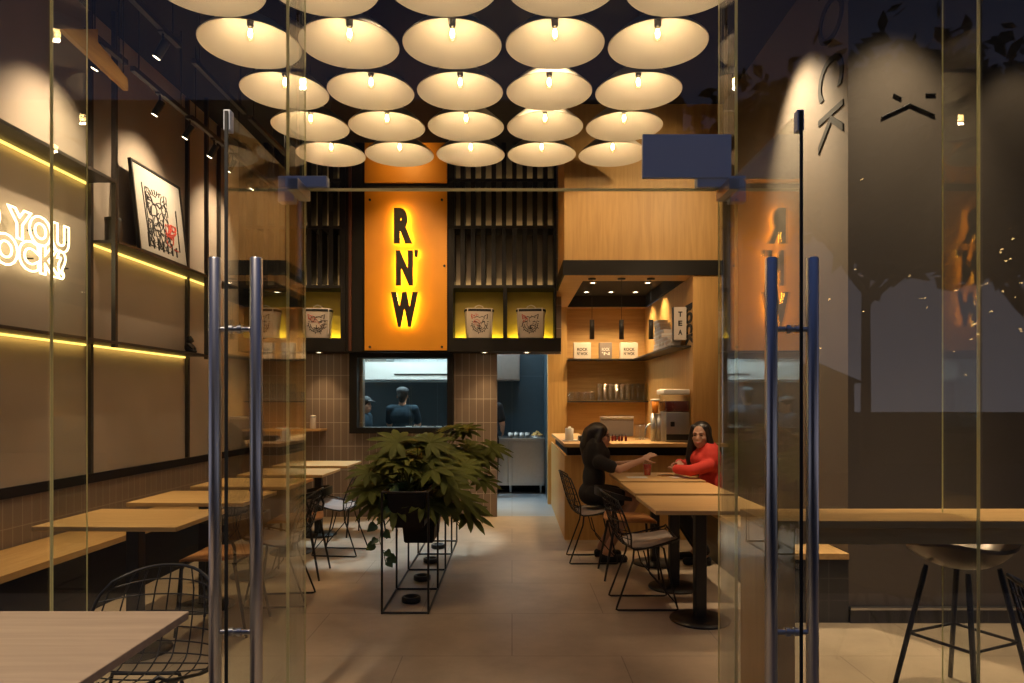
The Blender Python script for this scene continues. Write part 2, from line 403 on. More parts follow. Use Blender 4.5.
# ------------------------------------------------------------------ ceiling lamps
s_ = .66; SH = CAMZ + 3.48*s_
def make_lamp():
    t = thing('pendant_lamp', '', 'lamp', (0,0,0), 0, 'cream cone pendant lamps under the black ceiling')
    R = .315
    prof = [(.030,.185),(.10,.165),(.20,.105),(.29,.026),(R,0)]
    sh = MB().lathe(prof, n=56); sh.lathe([(r+.003, z+.004) for r, z in prof[::-1]], n=56)
    sh.lathe([(R,0),(R+.003,.004)], n=56)
    sh.build('lamp_shade', M['shade_cream'], t)
    so = MB().lathe([(0,.20),(.022,.20),(.022,.128),(.016,.118),(0,.118)], n=16).build('socket', M['black_metal'], t)
    MB().lathe([(.012,.119),(.016,.103),(.030,.075),(.033,.059),(.028,.039),(.014,.027),(0,.024)], n=20).build('bulb', M['bulb_glass'], t)
    fl = MB()
    for k in range(6):
        a = 2*PI*k/6; fl.tube([(.006*math.cos(a),.006*math.sin(a),.105),(.013*math.cos(a),.013*math.sin(a),.078),(.009*math.cos(a+.5),.009*math.sin(a+.5),.056)], .0028, 5)
    fl.build('filament', M['filament'], bpy.data.objects[t.children[-1].name])
    MB().cyl((0,0,.20),(0,0,CZ-SH-.02),.003,n=6).lathe([(0,CZ-SH-.03),(.045,CZ-SH-.03),(.045,CZ-SH)], n=20).build('cord', M['black_metal'], t)
    return t
lamp0 = make_lamp()
first = True
for r in range(5):
    for c in range(5):
        loc = ((-.60+(c-2))*s_+.012+(.022 if c == 0 else 0), (3.75,4.39,5.06,5.705,6.35)[r], SH-.012)
        lab = 'cream cone pendant lamp, %s row from the doors, %s from the neon wall' % (ORD[r], ORD[c])
        if first: lamp0.location = loc; lamp0['label'] = lab; first = False
        else: inst(lamp0, loc, 0, lab)
        light('POINT', (loc[0], loc[1], loc[2]+.034), 1.55, (1,.75,.50), size=.012)
# ------------------------------------------------------------------ neon wall: shelving, sign, poster, track lights
sv = thing('wall_shelving', 'dark metal wall shelving with glowing yellow strips under the neon sign', 'shelf', (0,0,0))
def shelf(y0, y1, z): wslab(y0, y1, z, z+.022, .002, .225).build('shelf_board', M['shelf_metal'], sv)
def strip(y0, y1, z):
    wslab(y0, y1, z-.016, z-.002, .004, .020).build('led_strip', M['led_yellow'], sv)
    o = light('AREA', (WX((y0+y1)/2, .03), (y0+y1)/2, z-.018), .30*(y1-y0), (1,.62,.16), aim=(WX((y0+y1)/2, -.0), (y0+y1)/2, z-.12), size=.02, sy=y1-y0-.02)
    o.rotation_euler = (0, math.radians(20), -.025)
    o.data.size = .02
for y0, y1, z in ((2.98,5.21,3.065),(5.25,7.4,2.615),(2.98,6.72,1.835)): shelf(y0, y1, z)
for y0, y1, z in ((2.98,5.20,3.065),(5.25,7.35,2.615),(2.98,5.19,1.835),(5.26,6.68,1.835)): strip(y0, y1, z)
def post(y, d, z0, z1): wslab(y-.016, y+.016, z0, z1, d, d+.032).build('post', M['shelf_metal'], sv)
for y in (3.74, 5.23, 6.72):
    post(y, .003, .845, CZ-.02); post(y, .19, 1.81, CZ-.02)
post(7.4, .003, 1.8, CZ-.02); 
# neon sign
ns = thing('neon_sign', 'warm white outlined neon lettering DO YOU ROCK? on the plaster wall', 'sign', (0,0,0))
for line, yr, z0 in (('DO YOU', 4.955, 2.475), ('ROCK?', 4.92, 2.285)):
    t = text_mb(line, .245, tube=.0065, offset=.0125, spacing=1.12)
    xs = [p[0] for p in t.v]; mx = max(xs)
    Mx = frame_m((WX(yr,.045), yr, z0), (.025,1,0), (0,0,1)) @ Matrix.Translation((-mx,0,0))
    t.xf(Mx).build('neon_tube', M['neon'], ns)
b = MB()
for y in (3.8,4.2,4.6,4.95):
    for z in (2.36,2.55): b.cyl((WX(y,.001),y,z),(WX(y,.04),y,z),.006,n=8)
b.build('standoff', M['black_metal'], ns)
# leaning poster
pt = thing('framed_poster', 'framed black and red ink drawing leaning on the middle shelf', 'poster', (0,0,0))
py0, py1, pz0, pz1 = 5.60, 6.36, 2.637, 3.36
Mp = frame_m((WX((py0+py1)/2, .20), (py0+py1)/2, pz0+.002), (.025,1,0), (-.11,0,1))
pw, ph = .76, .74
MB().box(-pw/2,pw/2,0,ph,-.02,-.004).xf(Mp).build('backing_board', M['poster_paper'], pt)
fr = MB().box(-pw/2-.018,-pw/2,-.0,ph+.018,-.022,.006).box(pw/2,pw/2+.018,0,ph+.018,-.022,.006).box(-pw/2,pw/2,ph,ph+.018,-.022,.006).box(-pw/2,pw/2,-.0,.014,-.022,.006)
fr.xf(Mp).build('frame', M['black_metal'], pt)
rnd = random.Random(3)
def scribble(n, x0, x1, y0, y1, r, z=0.):
    b = MB()
    for i in range(n):
        x = rnd.uniform(x0,x1); y = rnd.uniform(y0,y1); a = rnd.uniform(0,6.3); pts = []
        for k in range(9):
            pts.append((x, y, z)); a += rnd.uniform(-1.1,1.1); st = rnd.uniform(.5,1.)*min(x1-x0,y1-y0)*.13
            x = min(x1,max(x0,x+math.cos(a)*st)); y = min(y1,max(y0,y+math.sin(a)*st))
        b.tube(pts, r*rnd.uniform(.6,1.3), 5)
    return b
ink = scribble(46, -.22, .12, .08, .58, .0042, -.002)
for i in range(7): x = -.24+.075*i; ink.tube([(x,.06,-.002),(x,.12+.08*rnd.random(),-.002)], .008, 5)
ink.tube([(-.23,.08,-.002),(-.26,.60,-.002)], .005, 5); ink.tube([(.27,.12,-.002),(.27,.50,-.002)], .006, 5)
for k in range(14):
    a = k/13*PI; ink.tube([(-.05+.17*math.cos(a), .45+.14*math.sin(a), -.002), (-.05+.13*math.cos(a), .45+.10*math.sin(a), -.002)], .005, 5)
ink.xf(Mp).build('ink_drawing', M['ink_black'], pt)
scribble(16, .06, .24, .12, .34, .006, -.001).xf(Mp).build('red_drawing', M['ink_red'], pt)
# tin and figurine on shelves
t = thing('storage_tin', 'dark grey tin on the stub of the middle shelf beside the post', 'tin', (WX(5.36,.12), 5.36, 2.6375))
MB().lathe([(0,0),(.06,0),(.062,.006),(.062,.175),(.06,.18)], n=24).build('body', M['shelf_metal'], t)
MB().lathe([(.0645,.165),(.0645,.192),(.05,.198),(0,.2)], n=24).build('lid', M['black_metal'], t)
t = thing('figurine', 'small dark seated figurine on the end of the lowest shelf', 'figurine', (WX(6.55,.12), 6.55, 1.8575))
b = MB().ball((0,0,.055),(.042,.038,.055)).ball((.005,0,.125),(.036,.034,.034)).ball((.035,-.022,.02),(.032,.017,.018)).ball((.035,.022,.02),(.032,.017,.018))
b.caps((.01,-.035,.08),(.045,-.028,.045),.014,.012).caps((.01,.035,.08),(.045,.028,.045),.014,.012).ball((.0,-.025,.155),.014).ball((.0,.025,.155),.014)
b.build('body', M['black_metal'], t)
MB().ball((.036,0,.118),(.012,.016,.011)).build('muzzle', M['shelf_metal'], t)
# tracks
def track(xo, segs, z, lab):
    t = thing('light_track', lab, 'light track', (0,0,0))
    for y0, y1 in segs:
        wslab(y0, y1, z, z+.035, xo+.0, xo+.035).build('rail', M['shelf_metal'], t)
        for yy in (y0+.08, y1-.08): MB().cyl((WX(yy,xo+.0175),yy,z+.03),(WX(yy,xo+.0175),yy,CZ),.005,n=6).build('hanger', M['black_metal'], t)
    return t
track(.54, ((3.0,3.9),(4.36,4.78),(4.86,5.62),(5.7,6.5),(6.56,7.6)), 3.75, 'thin black ceiling light track nearest the neon sign wall')
track(1.03, ((3.7,4.55),(4.75,5.6),(5.7,6.6)), 3.75, 'thin black ceiling light track between the first track and the lamps')
def spot_head():
    t = thing('track_spotlight', '', 'spotlight', (0,0,0), 0, 'black spotlights on the ceiling tracks')
    MB().cyl((0,0,0),(0,0,-.05),.008,n=8).box(-.02,.02,-.03,.03,-.012,0).build('stem', M['black_metal'], t)
    a = Vector((-.5,0,-.86)).normalized()
    p0 = Vector((.02,0,-.06)); p1 = p0+a*.12
    MB().cyl(p0,p1,.027,.027,18).build('can', M['black_metal'], t)
    MB().cyl(p1-a*.002,p1+a*.002,.022,.022,16).build('lens', M['lens_glow'], t)
    return t
sp0 = spot_head(); fs = True
heads = [(.5575,3.3),(.5575,4.5),(.5575,5.22),(.5575,5.68),(.5575,6.12),(.5575,6.5),(.5575,7.05),(1.0475,4.35)]
for i, (xo, y) in enumerate(heads):
    loc = (WX(y,xo), y, 3.75)
    lab = 'black track spotlight, %s from the doors on the track along the plaster wall' % ORD[i] if xo < 1 else 'lone black spotlight on the inner track close to the pendant lamps'
    if fs: sp0.location = loc; sp0['label'] = lab; fs = False
    else: inst(sp0, loc, 0, lab)
for y, pw in ((3.3,80),(4.75,130),(5.9,130),(7.25,110)):
    light('SPOT', (WX(y,.72), y, 3.72), pw*.7, (1,.72,.46), aim=(WX(y,-.0), y+.02, 3.15), size=.02, angle=78, blend=.95)
for y, pw in ((3.6,170),(5.0,125),(6.4,72),(7.6,48)):
    light('SPOT', (WX(y,1.0), y, 3.70), pw, (1,.70,.40), aim=(WX(y,.80), y+.1, .6), size=.03, angle=50, blend=.9)

# ------------------------------------------------------------------ benches and tables
def bench_left():
    t = thing('wall_bench', 'long light oak bench along the neon sign wall', 'bench', (0,0,0))
    y0, y1 = 3.0, 8.2
    wslab(y0,y1,.41,.45,.02,.52).build('seat', M['oak_y'], t)
    wslab(y0,y1,0.0,.41,.02,.46).build('base', M['black_panel'], t)
bench_left()
t = thing('wall_bench', 'light oak bench on a dark tiled base, ending at the alcove wall', 'bench', (0,0,0))
MB().rbox(1.74,2.125,4.30,6.85,.40,.44,.004).build('seat', M['oak_y'], t)
MB().box(1.76,2.125,4.312,6.85,0,.40).build('base', M['dark_tile'], t)
def make_table(w, d, lab, grp, mat='oak_x'):
    t = thing('cafe_table', lab, 'table', (0,0,0), 0, grp)
    MB().rbox(-w/2,w/2,-d/2,d/2,.725,.75,.003).build('tabletop', M[mat], t)
    MB().rbox(-.16,.16,-.16,.16,.712,.7245,.003).build('mounting_plate', M['black_metal'], t)
    MB().rbox(-.036,.036,-.036,.036,.02,.712,.006).build('column', M['black_metal'], t)
    MB().lathe([(0,.0),(.186,0),(.19,.006),(.186,.014),(.06,.026),(0,.028)], n=40).build('base', M['black_metal'], t)
    return t
tl = None
for i in range(5):
    y = 3.82+.83*i; lab = 'oblong oak cafe table along the neon sign wall bench, %s from the doors' % ORD[i]; x = -2.20+.025*y
    if tl is None: tl = make_table(.76,.58,lab,'oak tables along the neon sign wall'); tl.location = (x,y,0); tl.rotation_euler.z = -.025
    else: inst(tl, (x,y,0), -.025, lab)
trt = None
RT = [(1.20,4.365,'square oak cafe table with nothing on it, next to the alcove counter'),(1.215,5.125,'square oak cafe table between the empty table and the women'),(1.23,5.885,'square oak cafe table where the two women sit with a red drink')]
for x, y, lab in RT:
    if trt is None: trt = make_table(.70,.65,lab,'oak tables along the tiled bench'); trt.location = (x,y,0)
    else: inst(trt, (x,y,0), 0, lab)
to = make_table(.80,.80,'big pale wooden table outside the glass by the wire chair',None,'pale_wood'); to.location = (-1.40,1.715,0)

# ------------------------------------------------------------------ chairs
def shellpt(u, v):
    # v 0 front lip of the seat .. 1 top of the back
    C = [(.235,.455),(.20,.437),(.10,.415),(0,.405),(-.10,.412),(-.17,.445),(-.205,.51),(-.235,.60),(-.262,.70),(-.285,.785)]
    W = [.20,.225,.245,.255,.265,.27,.268,.262,.245,.20]
    k = v*(len(C)-1); i = min(int(k), len(C)-2); f = k-i
    y = C[i][0]*(1-f)+C[i+1][0]*f; z = C[i][1]*(1-f)+C[i+1][1]*f; wd = W[i]*(1-f)+W[i+1]*f
    au = abs(u); lift = (au**2.4)
    seat = max(0, 1-v/.55)
    z += lift*(.055*min(1, seat*1.6)); y += lift*.085*min(1, max(0,(v-.42)/.25))
    z -= lift*.05*max(0,(v-.8)/.2); 
    y -= lift*.03*max(0,(.12-v)/.12)
    return Vector((u*wd, y, z))
def wire_chair(lab, padmat, grp):
    t = thing('wire_chair', lab, 'chair', (0,0,0), 0, grp)
    b = MB()
    for i in range(-4,5):
        b.tube([shellpt(i/4.5, j/26) for j in range(27)], .0032, 5)
    for j in range(1,14):
        b.tube([shellpt(i/10, j/14) for i in range(-10,11)], .0032, 5)
    b.build('wire_shell', M['black_metal'], t)
    rim = [shellpt(-1, j/22) for j in range(23)]+[shellpt(-1+i/6, 1) for i in range(1,12)]+[shellpt(1, 1-j/22) for j in range(23)]+[shellpt(1-i/6, 0) for i in range(1,12)]
    MB().tube(rim, .0065, 8, True).build('rim', M['black_metal'], t)
    for sx in (-1,1):
        b = MB(); x = sx*.17
        b.tube([(sx*.13,.12,.41),(sx*.15,.13,.33),(x,.20,.03),(x,.205,.012),(x,.19,.007),(x,-.19,.007),(x,-.205,.012),(x,-.20,.03),(sx*.15,-.09,.33),(sx*.13,-.08,.41)], .0068, 8)
        b.tube([(x,.195,.05),(sx*.16,.02,.25),(sx*.15,-.02,.40)], .005, 6)
        b.build('leg', M['black_metal'], t)
    for yy in (.12,-.08): MB().tube([(-.13,yy,.408),(.13,yy,.408)], .006, 8).build('crossbar', M['black_metal'], t)
    if padmat:
        p = MB(); n = 14; vs = []; fs = []
        for dz in (0.005, .042):
            for j in range(n+1):
                for i in range(n+1):
                    u = -1+2*i/n; v = j/n
                    ur = u*math.sqrt(max(0, 1-.45*(2*v-1)**4)); edge = min(1, 4*(1-abs(u)))*min(1,5*v+.0)*min(1,5*(1-v)+.0)
                    q = shellpt(ur*.80, .05+v*.43); vs.append((q.x, q.y, q.z+.008+ (dz-.008)*edge))
        N = (n+1)**2
        for k in (0,1):
            for j in range(n):
                for i in range(n):
                    a = k*N+j*(n+1)+i; f = (a,a+1,a+n+2,a+n+1); fs.append(f if k else f[::-1])
        p.add(vs, fs, True); p.build('seat_pad', M[padmat], t)
    return t
def rail_chair(lab, grp):
    t = thing('rail_chair', lab, 'chair', (0,0,0), 0, grp)
    b = MB(); n = 16; vs = []; fs = []
    for k in (0,1):
        for j in range(n+1):
            for i in range(n+1):
                u = -1+2*i/n; v = -1+2*j/n
                m_ = max(abs(u),abs(v)); l = math.hypot(u,v) or 1; s = m_/l*(.55)+.45 if l else 1
                x = u*.215*(s if l > 1 else 1); y = v*.21*(s if l > 1 else 1)
                z = .435+.02*(u*u)+.018*max(0,-v)**2 - .012*max(0,v)**2; z += (0 if k == 0 else .028*(1-.5*max(abs(u),abs(v))**6))
                vs.append((x,y,z))
    N = (n+1)**2
    for k in (0,1):
        for j in range(n):
            for i in range(n):
                a = k*N+j*(n+1)+i; f = (a,a+1,a+n+2,a+n+1); fs.append(f if k else f[::-1])
    for i in range(n):
        for a in ((i,i+1),(n*(n+1)+i+1,n*(n+1)+i),((i+1)*(n+1),i*(n+1)),(i*(n+1)+n,(i+1)*(n+1)+n)): fs.append((a[0],a[1],a[1]+N,a[0]+N))
    b.add(vs,fs,True); b.build('seat', M['tan_leather'], t)
    for sx in (-1,1):
        MB().tube([(sx*.16,.15,.435),(sx*.175,.165,.40),(sx*.195,.195,.0)], [.011,.011,.008], 10).build('leg', M['black_metal'], t)
        MB().tube([(sx*.16,-.14,.435),(sx*.175,-.155,.40),(sx*.20,-.23,.0)], [.011,.011,.008], 10).build('leg', M['black_metal'], t)
        MB().tube([(sx*.175,-.155,.42),(sx*.225,-.17,.54),(sx*.238,-.13,.648)], .0095, 10).build('back_post', M['black_metal'], t)
    pts = []
    for k in range(25):
        a = -.15+(PI+.3)*k/24; pts.append(Vector((.25*math.cos(a), -.06-.215*math.sin(a), .648+.035*math.sin(a))))
    r = MB(); vs = []; 
    for i, p in enumerate(pts):
        t_ = (pts[min(i+1,24)]-pts[max(i-1,0)]).normalized(); nn = Vector((-t_.y,t_.x,0)).normalized()
        h = .014+.018*math.sin(PI*i/24)
        for a, c in ((-1,-1),(1,-1),(1,1),(-1,1)): vs.append(p+nn*a*.010+Vector((0,0,c*h)))
    fs = [(i*4+k,i*4+(k+1)%4,(i+1)*4+(k+1)%4,(i+1)*4+k) for i in range(24) for k in range(4)]+[(3,2,1,0),(96,97,98,99)]
    r.add(vs,fs,False); r.build('back_rail', M['black_metal'], t)
    MB().tube([(-.16,.15,.428),(.16,.15,.428)], .008, 8).tube([(-.16,-.14,.428),(.16,-.14,.428)], .008, 8).build('seat_frame', M['black_metal'], t)
    return t
g1 = 'black wire chairs at the tables'; g2 = 'low tan chairs at the tables'
wc = wire_chair('black wire chair with grey pad at the empty table beside the alcove counter', 'pad_fabric', g1); wc.location = (.90,4.72,0); wc.rotation_euler.z = -PI/2
inst(wc, (.70,6.02,0), -PI/2, 'black wire chair under the dark-haired woman in black')
inst(wc, (-1.62,4.78,0), PI/2+.1, 'black wire chair at the second table along the neon wall, behind the handles')
inst(wc, (-1.58,6.30,0), PI/2-.1, 'black wire chair with grey pad at the fourth table along the neon wall')
rc = rail_chair('tan-seated chair with low black back rail between the two women and the empty table', g2); rc.location = (.95,5.505,0); rc.rotation_euler.z = -PI/2
inst(rc, (-1.80,4.235,0), PI/2, 'tan-seated low-backed chair at the first table along the neon wall')
inst(rc, (-1.74,5.50,0), PI/2+.05, 'tan-seated low-backed chair at the third table, seen through the open glass door')
inst(rc, (-1.48,7.16,0), PI/2-.1, 'tan-seated low-backed chair at the last table beside the tiled back wall')
wo = wire_chair('bare black wire chair outside behind the big pale table', None, g1); wo.location = (-1.36,2.46,0); wo.scale = (.95,.95,.95); wo.rotation_euler.z = PI
wn = wire_chair('black wire chair with dark navy pad outside, below the stool', 'navy_fabric', g1); wn.location = (2.0,2.27,0); wn.rotation_euler.z = -PI/2-.35
# ------------------------------------------------------------------ alcove counter and stool
t = thing('window_counter', 'narrow oak counter running along the inside of the glass', 'counter', (0,0,0))
MB().rbox(1.10,3.62,2.965,3.30,.845,.88,.003).build('top', M['oak_x'], t)
MB().box(1.24,3.62,2.98,3.0,.775,.8445).build('apron', M['oak_x'], t)
MB().rbox(1.10,1.23,2.966,3.29,0,.8445,.003).build('support', M['oak_z'], t)
st = thing('counter_stool', 'tall stool with a curved bronze shell seat under the window counter', 'stool', (2.11,3.20,0), .42); st.scale = (1.03,1.03,1.165)
b = MB(); n = 28; nr = 9; vs = [(0,0,.545)]; fs = []
def seat_pt(r, a):
    x = math.cos(a)*r*.265; y = math.sin(a)*r*.20
    return (x, y, .548+.105*(r**2.6)*(.70+.30*math.cos(2*a)) + .045*max(0,-math.sin(a))*r**3)
for j in range(1,nr+1):
    for k in range(n): vs.append(seat_pt(j/nr, 2*PI*k/n))
for k in range(n): fs.append((0,1+k,1+(k+1)%n))
for j in range(nr-1):
    for k in range(n): fs.append((1+j*n+k,1+(j+1)*n+k,1+(j+1)*n+(k+1)%n,1+j*n+(k+1)%n))
b.add(vs,fs,True); b.add([(x*.985,y*.985,z-.016) for x,y,z in vs],[f[::-1] for f in fs],True)
o_ = 1+(nr-1)*n; N = len(vs)
b.add(vs+[(x*.985,y*.985,z-.016) for x,y,z in vs], [(o_+k,N+o_+k,N+o_+(k+1)%n,o_+(k+1)%n) for k in range(n)], True)
b.build('seat', M['stool_shell'], st)
ft = []
for sx, sy in ((-1,-1),(1,-1),(1,1),(-1,1)):
    p0 = Vector((sx*.11,sy*.095,.535)); p1 = Vector((sx*.205,sy*.19,0))
    MB().tube([p0, p0.lerp(p1,.06), p1], [.010,.0125,.0105], 10).build('leg', M['black_metal'], st)
    ft.append(p0.lerp(p1,.53))
MB().tube([ft[0],ft[1],ft[2],ft[3]], .0065, 8, True).build('footrest', M['black_metal'], st)
# ------------------------------------------------------------------ back wall: sign, display units, pass window
UY = 7.9
def X_(px, y=UY): return (px-VX)*y/F
def Z_(py, y=UY): return CAMZ + (VY-py)*y/F
def unit(lab, x0, x1, cubs, dx0, dx1):
    t = thing('display_unit', lab, 'display cabinet', (0,0,0))
    zc0, zc1 = 2.13, 2.71
    b = MB().box(x0,x1+(.052 if x1 > 0 else 0),UY,8.235,1.973,2.13)
    b.box(x0,x1,UY+.02,8.29,2.71,2.745)
    xs = [x0]+[k for c in cubs for k in c]+[x1]
    for i in range(0,len(xs),2): b.box(xs[i],xs[i+1],UY+.02,8.29,2.13,2.71)
    for z in (3.40,3.945): b.box(x0,x1,UY+.02,8.29,z,z+.035)
    b.box(x0,dx0,UY+.02,8.29,2.745,CZ-.001); b.box(dx1,x1,UY+.02,8.29,2.745,CZ-.001)
    b.build('carcass', M['black_panel'], t)
    MB().box(dx0,dx1,8.24,8.28,2.745,CZ-.001).build('slat_backing', M['slat_back'], t)
    n = max(3, round((dx1-dx0)/.125)); pit = (dx1-dx0)/n
    for z0, z1 in ((2.745,3.40),(3.435,3.945),(3.98,CZ-.001)):
        s = MB()
        for k in range(n+1):
            xc = dx0+k*pit
            s.box(max(dx0,xc-.026),min(dx1,xc+.026),UY+.03,8.14,z0,z1)
        s.build('slats', M['black_panel'], t)
        MB().box(dx0+.01,dx1-.01,8.205,8.235,z0+.001,z0+.012).build('led_strip', M['led_warm'], t)
    for a, c in cubs:
        MB().box(a,c,8.22,8.28,zc0,zc1).build('cubby_back', M['ply_cubby'], t)
        MB().box(a+.01,c-.01,8.155,8.195,zc0+.001,zc0+.014).build('led_strip', M['cubby_led'], t)
    return t
cubR = [(X_(453),X_(503)),(X_(507),X_(554.5))]
cubL = [(X_(243),X_(286)),(X_(297),X_(340))]
unit('black slatted display unit with two white buckets above the kitchen doorway', -.735, .515, cubR, X_(452), X_(556))
unit('black slatted display unit in the corner by the neon sign wall', WX(7.9,.005)+.01, -1.935, cubL, X_(243), X_(341))
# downlights under the units
def downlight():
    t = thing('downlight', '', 'downlight', (0,0,0), 0, 'small round downlights')
    MB().lathe([(.025,-.004),(.042,-.006),(.044,0),(0,0)], n=20).build('ring', M['white_paint'], t)
    MB().lathe([(.026,-.003),(0,-.003)], n=16).build('lens', M['lens_glow'], t)
    return t
dl0 = downlight(); fdl = True
DL = [((X_(484),8.03,1.9725),'small round downlight under the display unit, over the brown tiled pillar'),((X_(527),8.03,1.9725),'small round downlight under the display unit, over the kitchen doorway'),
      ((X_(316),8.03,1.9725),'small round downlight under the corner display unit'),
      ((.97,8.2,2.8205),'round downlight in the bar soffit, front row by the oak pillar'),((1.63,8.2,2.8205),'round downlight in the bar soffit, front row by the tea sign'),
      ((.97,8.9,2.8205),'round downlight in the bar soffit, back row, first from the doorway'),((1.29,8.9,2.8205),'round downlight in the bar soffit, middle of the back row'),((1.61,8.9,2.8205),'round downlight in the bar soffit, back row by the corner')]
for loc, lab in DL:
    if fdl: dl0.location = loc; dl0['label'] = lab; fdl = False
    else: inst(dl0, loc, 0, lab)
    hi = loc[2] > 2.5
    light('SPOT', (loc[0],loc[1],loc[2]-.012), 48 if hi else 14, (1,.68,.34), size=.02, angle=110 if hi else 80, blend=.8)
# buckets
def bucket(i, red):
    t = thing('printed_bucket', '', 'bucket', (0,0,0), 0, 'white printed buckets in the display units')
    w, h, d = .34, .36, .22
    def ring(f, z):
        out = []
        for k in range(40):
            a = 2*PI*k/40; c, s_2 = math.cos(a), math.sin(a)
            out.append((math.copysign(abs(c)**.5,c)*w/2*f, math.copysign(abs(s_2)**.5,s_2)*d/2*f, z))
        return out
    def loft(levels):
        vs = []; fs = []
        for f, z in levels: vs += ring(f, z)
        for j in range(len(levels)-1):
            for k in range(40): fs.append((j*40+k, j*40+(k+1)%40, (j+1)*40+(k+1)%40, (j+1)*40+k))
        return vs, fs
    b = MB(); b.add(*loft([(.0,0),(.86,0),(.88,.01),(.98,h*.86),(.985,h*.88)]), True); b.build('body', M['bag_white'], t)
    b = MB(); b.add(*loft([(.985,h*.86),(1.02,h*.87),(1.03,h*.93),(1.0,h*.94),(.0,h*.945)]), True); b.build('lid', M['ink_black'], t)
    b = MB(); b.add(*loft([(1.0,h*.94),(.97,h*.965),(.3,h*.985),(0,h*.985)]), True)
    b.build('lid_top', M['bag_white'], t)
    MB().tube([(-.05,0,h*.975),(-.045,-.01,h*1.04),(0,-.012,h*1.09),(.045,-.01,h*1.04),(.05,0,h*.975)], .006, 8).build('handle', M['bag_white'], t)
    b = MB()
    for sx in (-1, 1): b.box(sx*w*.41-.006, sx*w*.41+.006, -d*.50, -d*.47, .05, h*.93)
    b.build('strap', M['bag_white'], t)
    yf = -d*.5*.98
    def fp(x, z): return (x, -d/2*(.88+.10*z/h)-.0005, z)
    r2 = random.Random(20+i); b = MB(); q = MB()
    for k in range(26):
        a = 2*PI*k/26; rr = .085+.012*math.sin(k*2.4); x = math.cos(a)*rr; z = .165+math.sin(a)*rr*1.05
        if z < .19: b.tube([fp(x*.97,.165+(z-.165)*.97), fp(x*1.16,.165+(z-.165)*1.16)], .0042, 5)
    for R_ in (.088,.068):
        ar = [fp(R_*math.cos(q), .165+R_*1.1*math.sin(q)) for q in [PI*(1.02+.96*j/14) for j in range(15)]]; b.tube(ar, .0038, 5)
    b.tube([fp(-.06,.235),fp(-.03,.25),fp(0,.238),fp(.03,.25),fp(.06,.235)], .004, 5)
    for k in range(7):
        x = r2.uniform(-.045,.05); z = r2.uniform(.12,.24); pts = []
        a = r2.uniform(0,6)
        for m_ in range(5): pts.append(fp(x,z)); a += r2.uniform(-.9,.9); x += .022*math.cos(a); z += .022*math.sin(a)
        (q if (x < 0 and z > .15 and red) else b).tube(pts, .003, 5)
    for sx in (-1,1):
        (q if sx < 0 and red else b).tube([fp(sx*.085,.22),fp(sx*.095,.275),fp(sx*.05,.25)], .006, 5)
        b.tube([fp(sx*.03,.185),fp(sx*.055,.195),fp(sx*.06,.18)], .0055, 5)
    b.tube([fp(-.03,.12),fp(0,.105),fp(.03,.12)], .006, 5); b.tube([fp(0,.15),fp(0,.11)], .006, 5)
    b.build('print', M['ink_black'], t)
    if red:
        for k in range(7):
            x = r2.uniform(-.09,-.02); z = r2.uniform(.17,.26); q.tube([fp(x,z),fp(x+.02*r2.uniform(-1,1),z+.025),fp(x+.03,z+.01*r2.uniform(-1,1))], .003, 5)
        q.build('print', M['ink_red'], t)['label'] = 'red part of the print'
    return t
for i, (px, red, lab) in enumerate(((479,True,'white bucket printed with a face, in the cubby next to the orange sign'),(531,True,'white bucket printed with a face, in the cubby above the kitchen doorway'),
                    (318,True,'white bucket printed with a face, in the corner unit nearer the orange sign'),(266,False,'white bucket with an all-black print, seen through the open glass door'))):
    t = bucket(i, red); t.location = (X_(px,8.03), 8.02, 2.1305); t['label'] = lab; t.rotation_euler.z = .12*(-1)**i
# sign
sg = thing('shop_sign', 'tall orange sign panel with three tall black halo-lit letters', 'sign', (0,0,0))
sx0, sx1 = X_(364.5,7.9), X_(447,7.9)
MB().rbox(sx0,sx1,7.90,7.93,1.985,3.83,.003).build('panel', M['orange_panel'], sg)
b = MB()
for (px, py) in ((370,347),(442,347),(444.5,266),(370,200),(442,200)): b.cyl((X_(px),7.885,Z_(py)),(X_(px),7.90,Z_(py)),.014,n=14)
b.build('fixing', M['black_metal'], sg)
def sign_letter(ch, px0, px1, py0, py1, off):
    yL = 7.835
    w, h = (px1-px0)*yL/F, (py1-py0)*yL/F
    c = (X_((px0+px1)/2,yL), yL, Z_((py0+py1)/2,yL))
    t = fit(text_mb(ch, .4, .014, off*2.3), w, h).xf(frame_m(c,*FRONT)).build('letter', M['ink_black'], sg)
    t['label'] = 'black halo-lit letter' if ch != "'" else 'black apostrophe'
    g = fit(text_mb(ch, .4, .003, off*1.6), w*.88, h*.95).xf(frame_m((c[0], yL+.018, c[2]),*FRONT)).build('backlight', M['halo'], t)
sign_letter('R',394,412.5,208,243.5,.012); sign_letter('N',396,413,250.5,285.5,.012); sign_letter('W',391,418,292,327,.012); sign_letter("'",414.5,418,250,257,.006)
# upper orange panel and frames around the sign
struct('trim_6', MB().box(-1.93,-1.74,7.93,8.29,1.97,CZ-.001).box(-1.74,-.735,7.94,8.29,1.97,CZ-.001), M['black_panel'])
struct('trim_7', MB().box(-1.89,-1.86,7.90,7.929,1.98,CZ-.01), M['maroon_wood'])
t = MB().rbox(sx0,sx1,7.90,7.935,3.925,CZ-.01,.003).build('upper_panel', M['orange_panel']); tag(t, 'plain orange panel above the sign, half hidden by the lamps', 'panel')
light('SPOT', (-1.23,6.4,4.3), 60, (1,.58,.22), aim=(-1.23,7.9,2.9), size=.04, angle=50, blend=.9)
light('SPOT', (-1.23,7.3,4.34), 14, (1,.5,.12), aim=(-1.23,7.9,4.15), size=.03, angle=90, blend=.9)
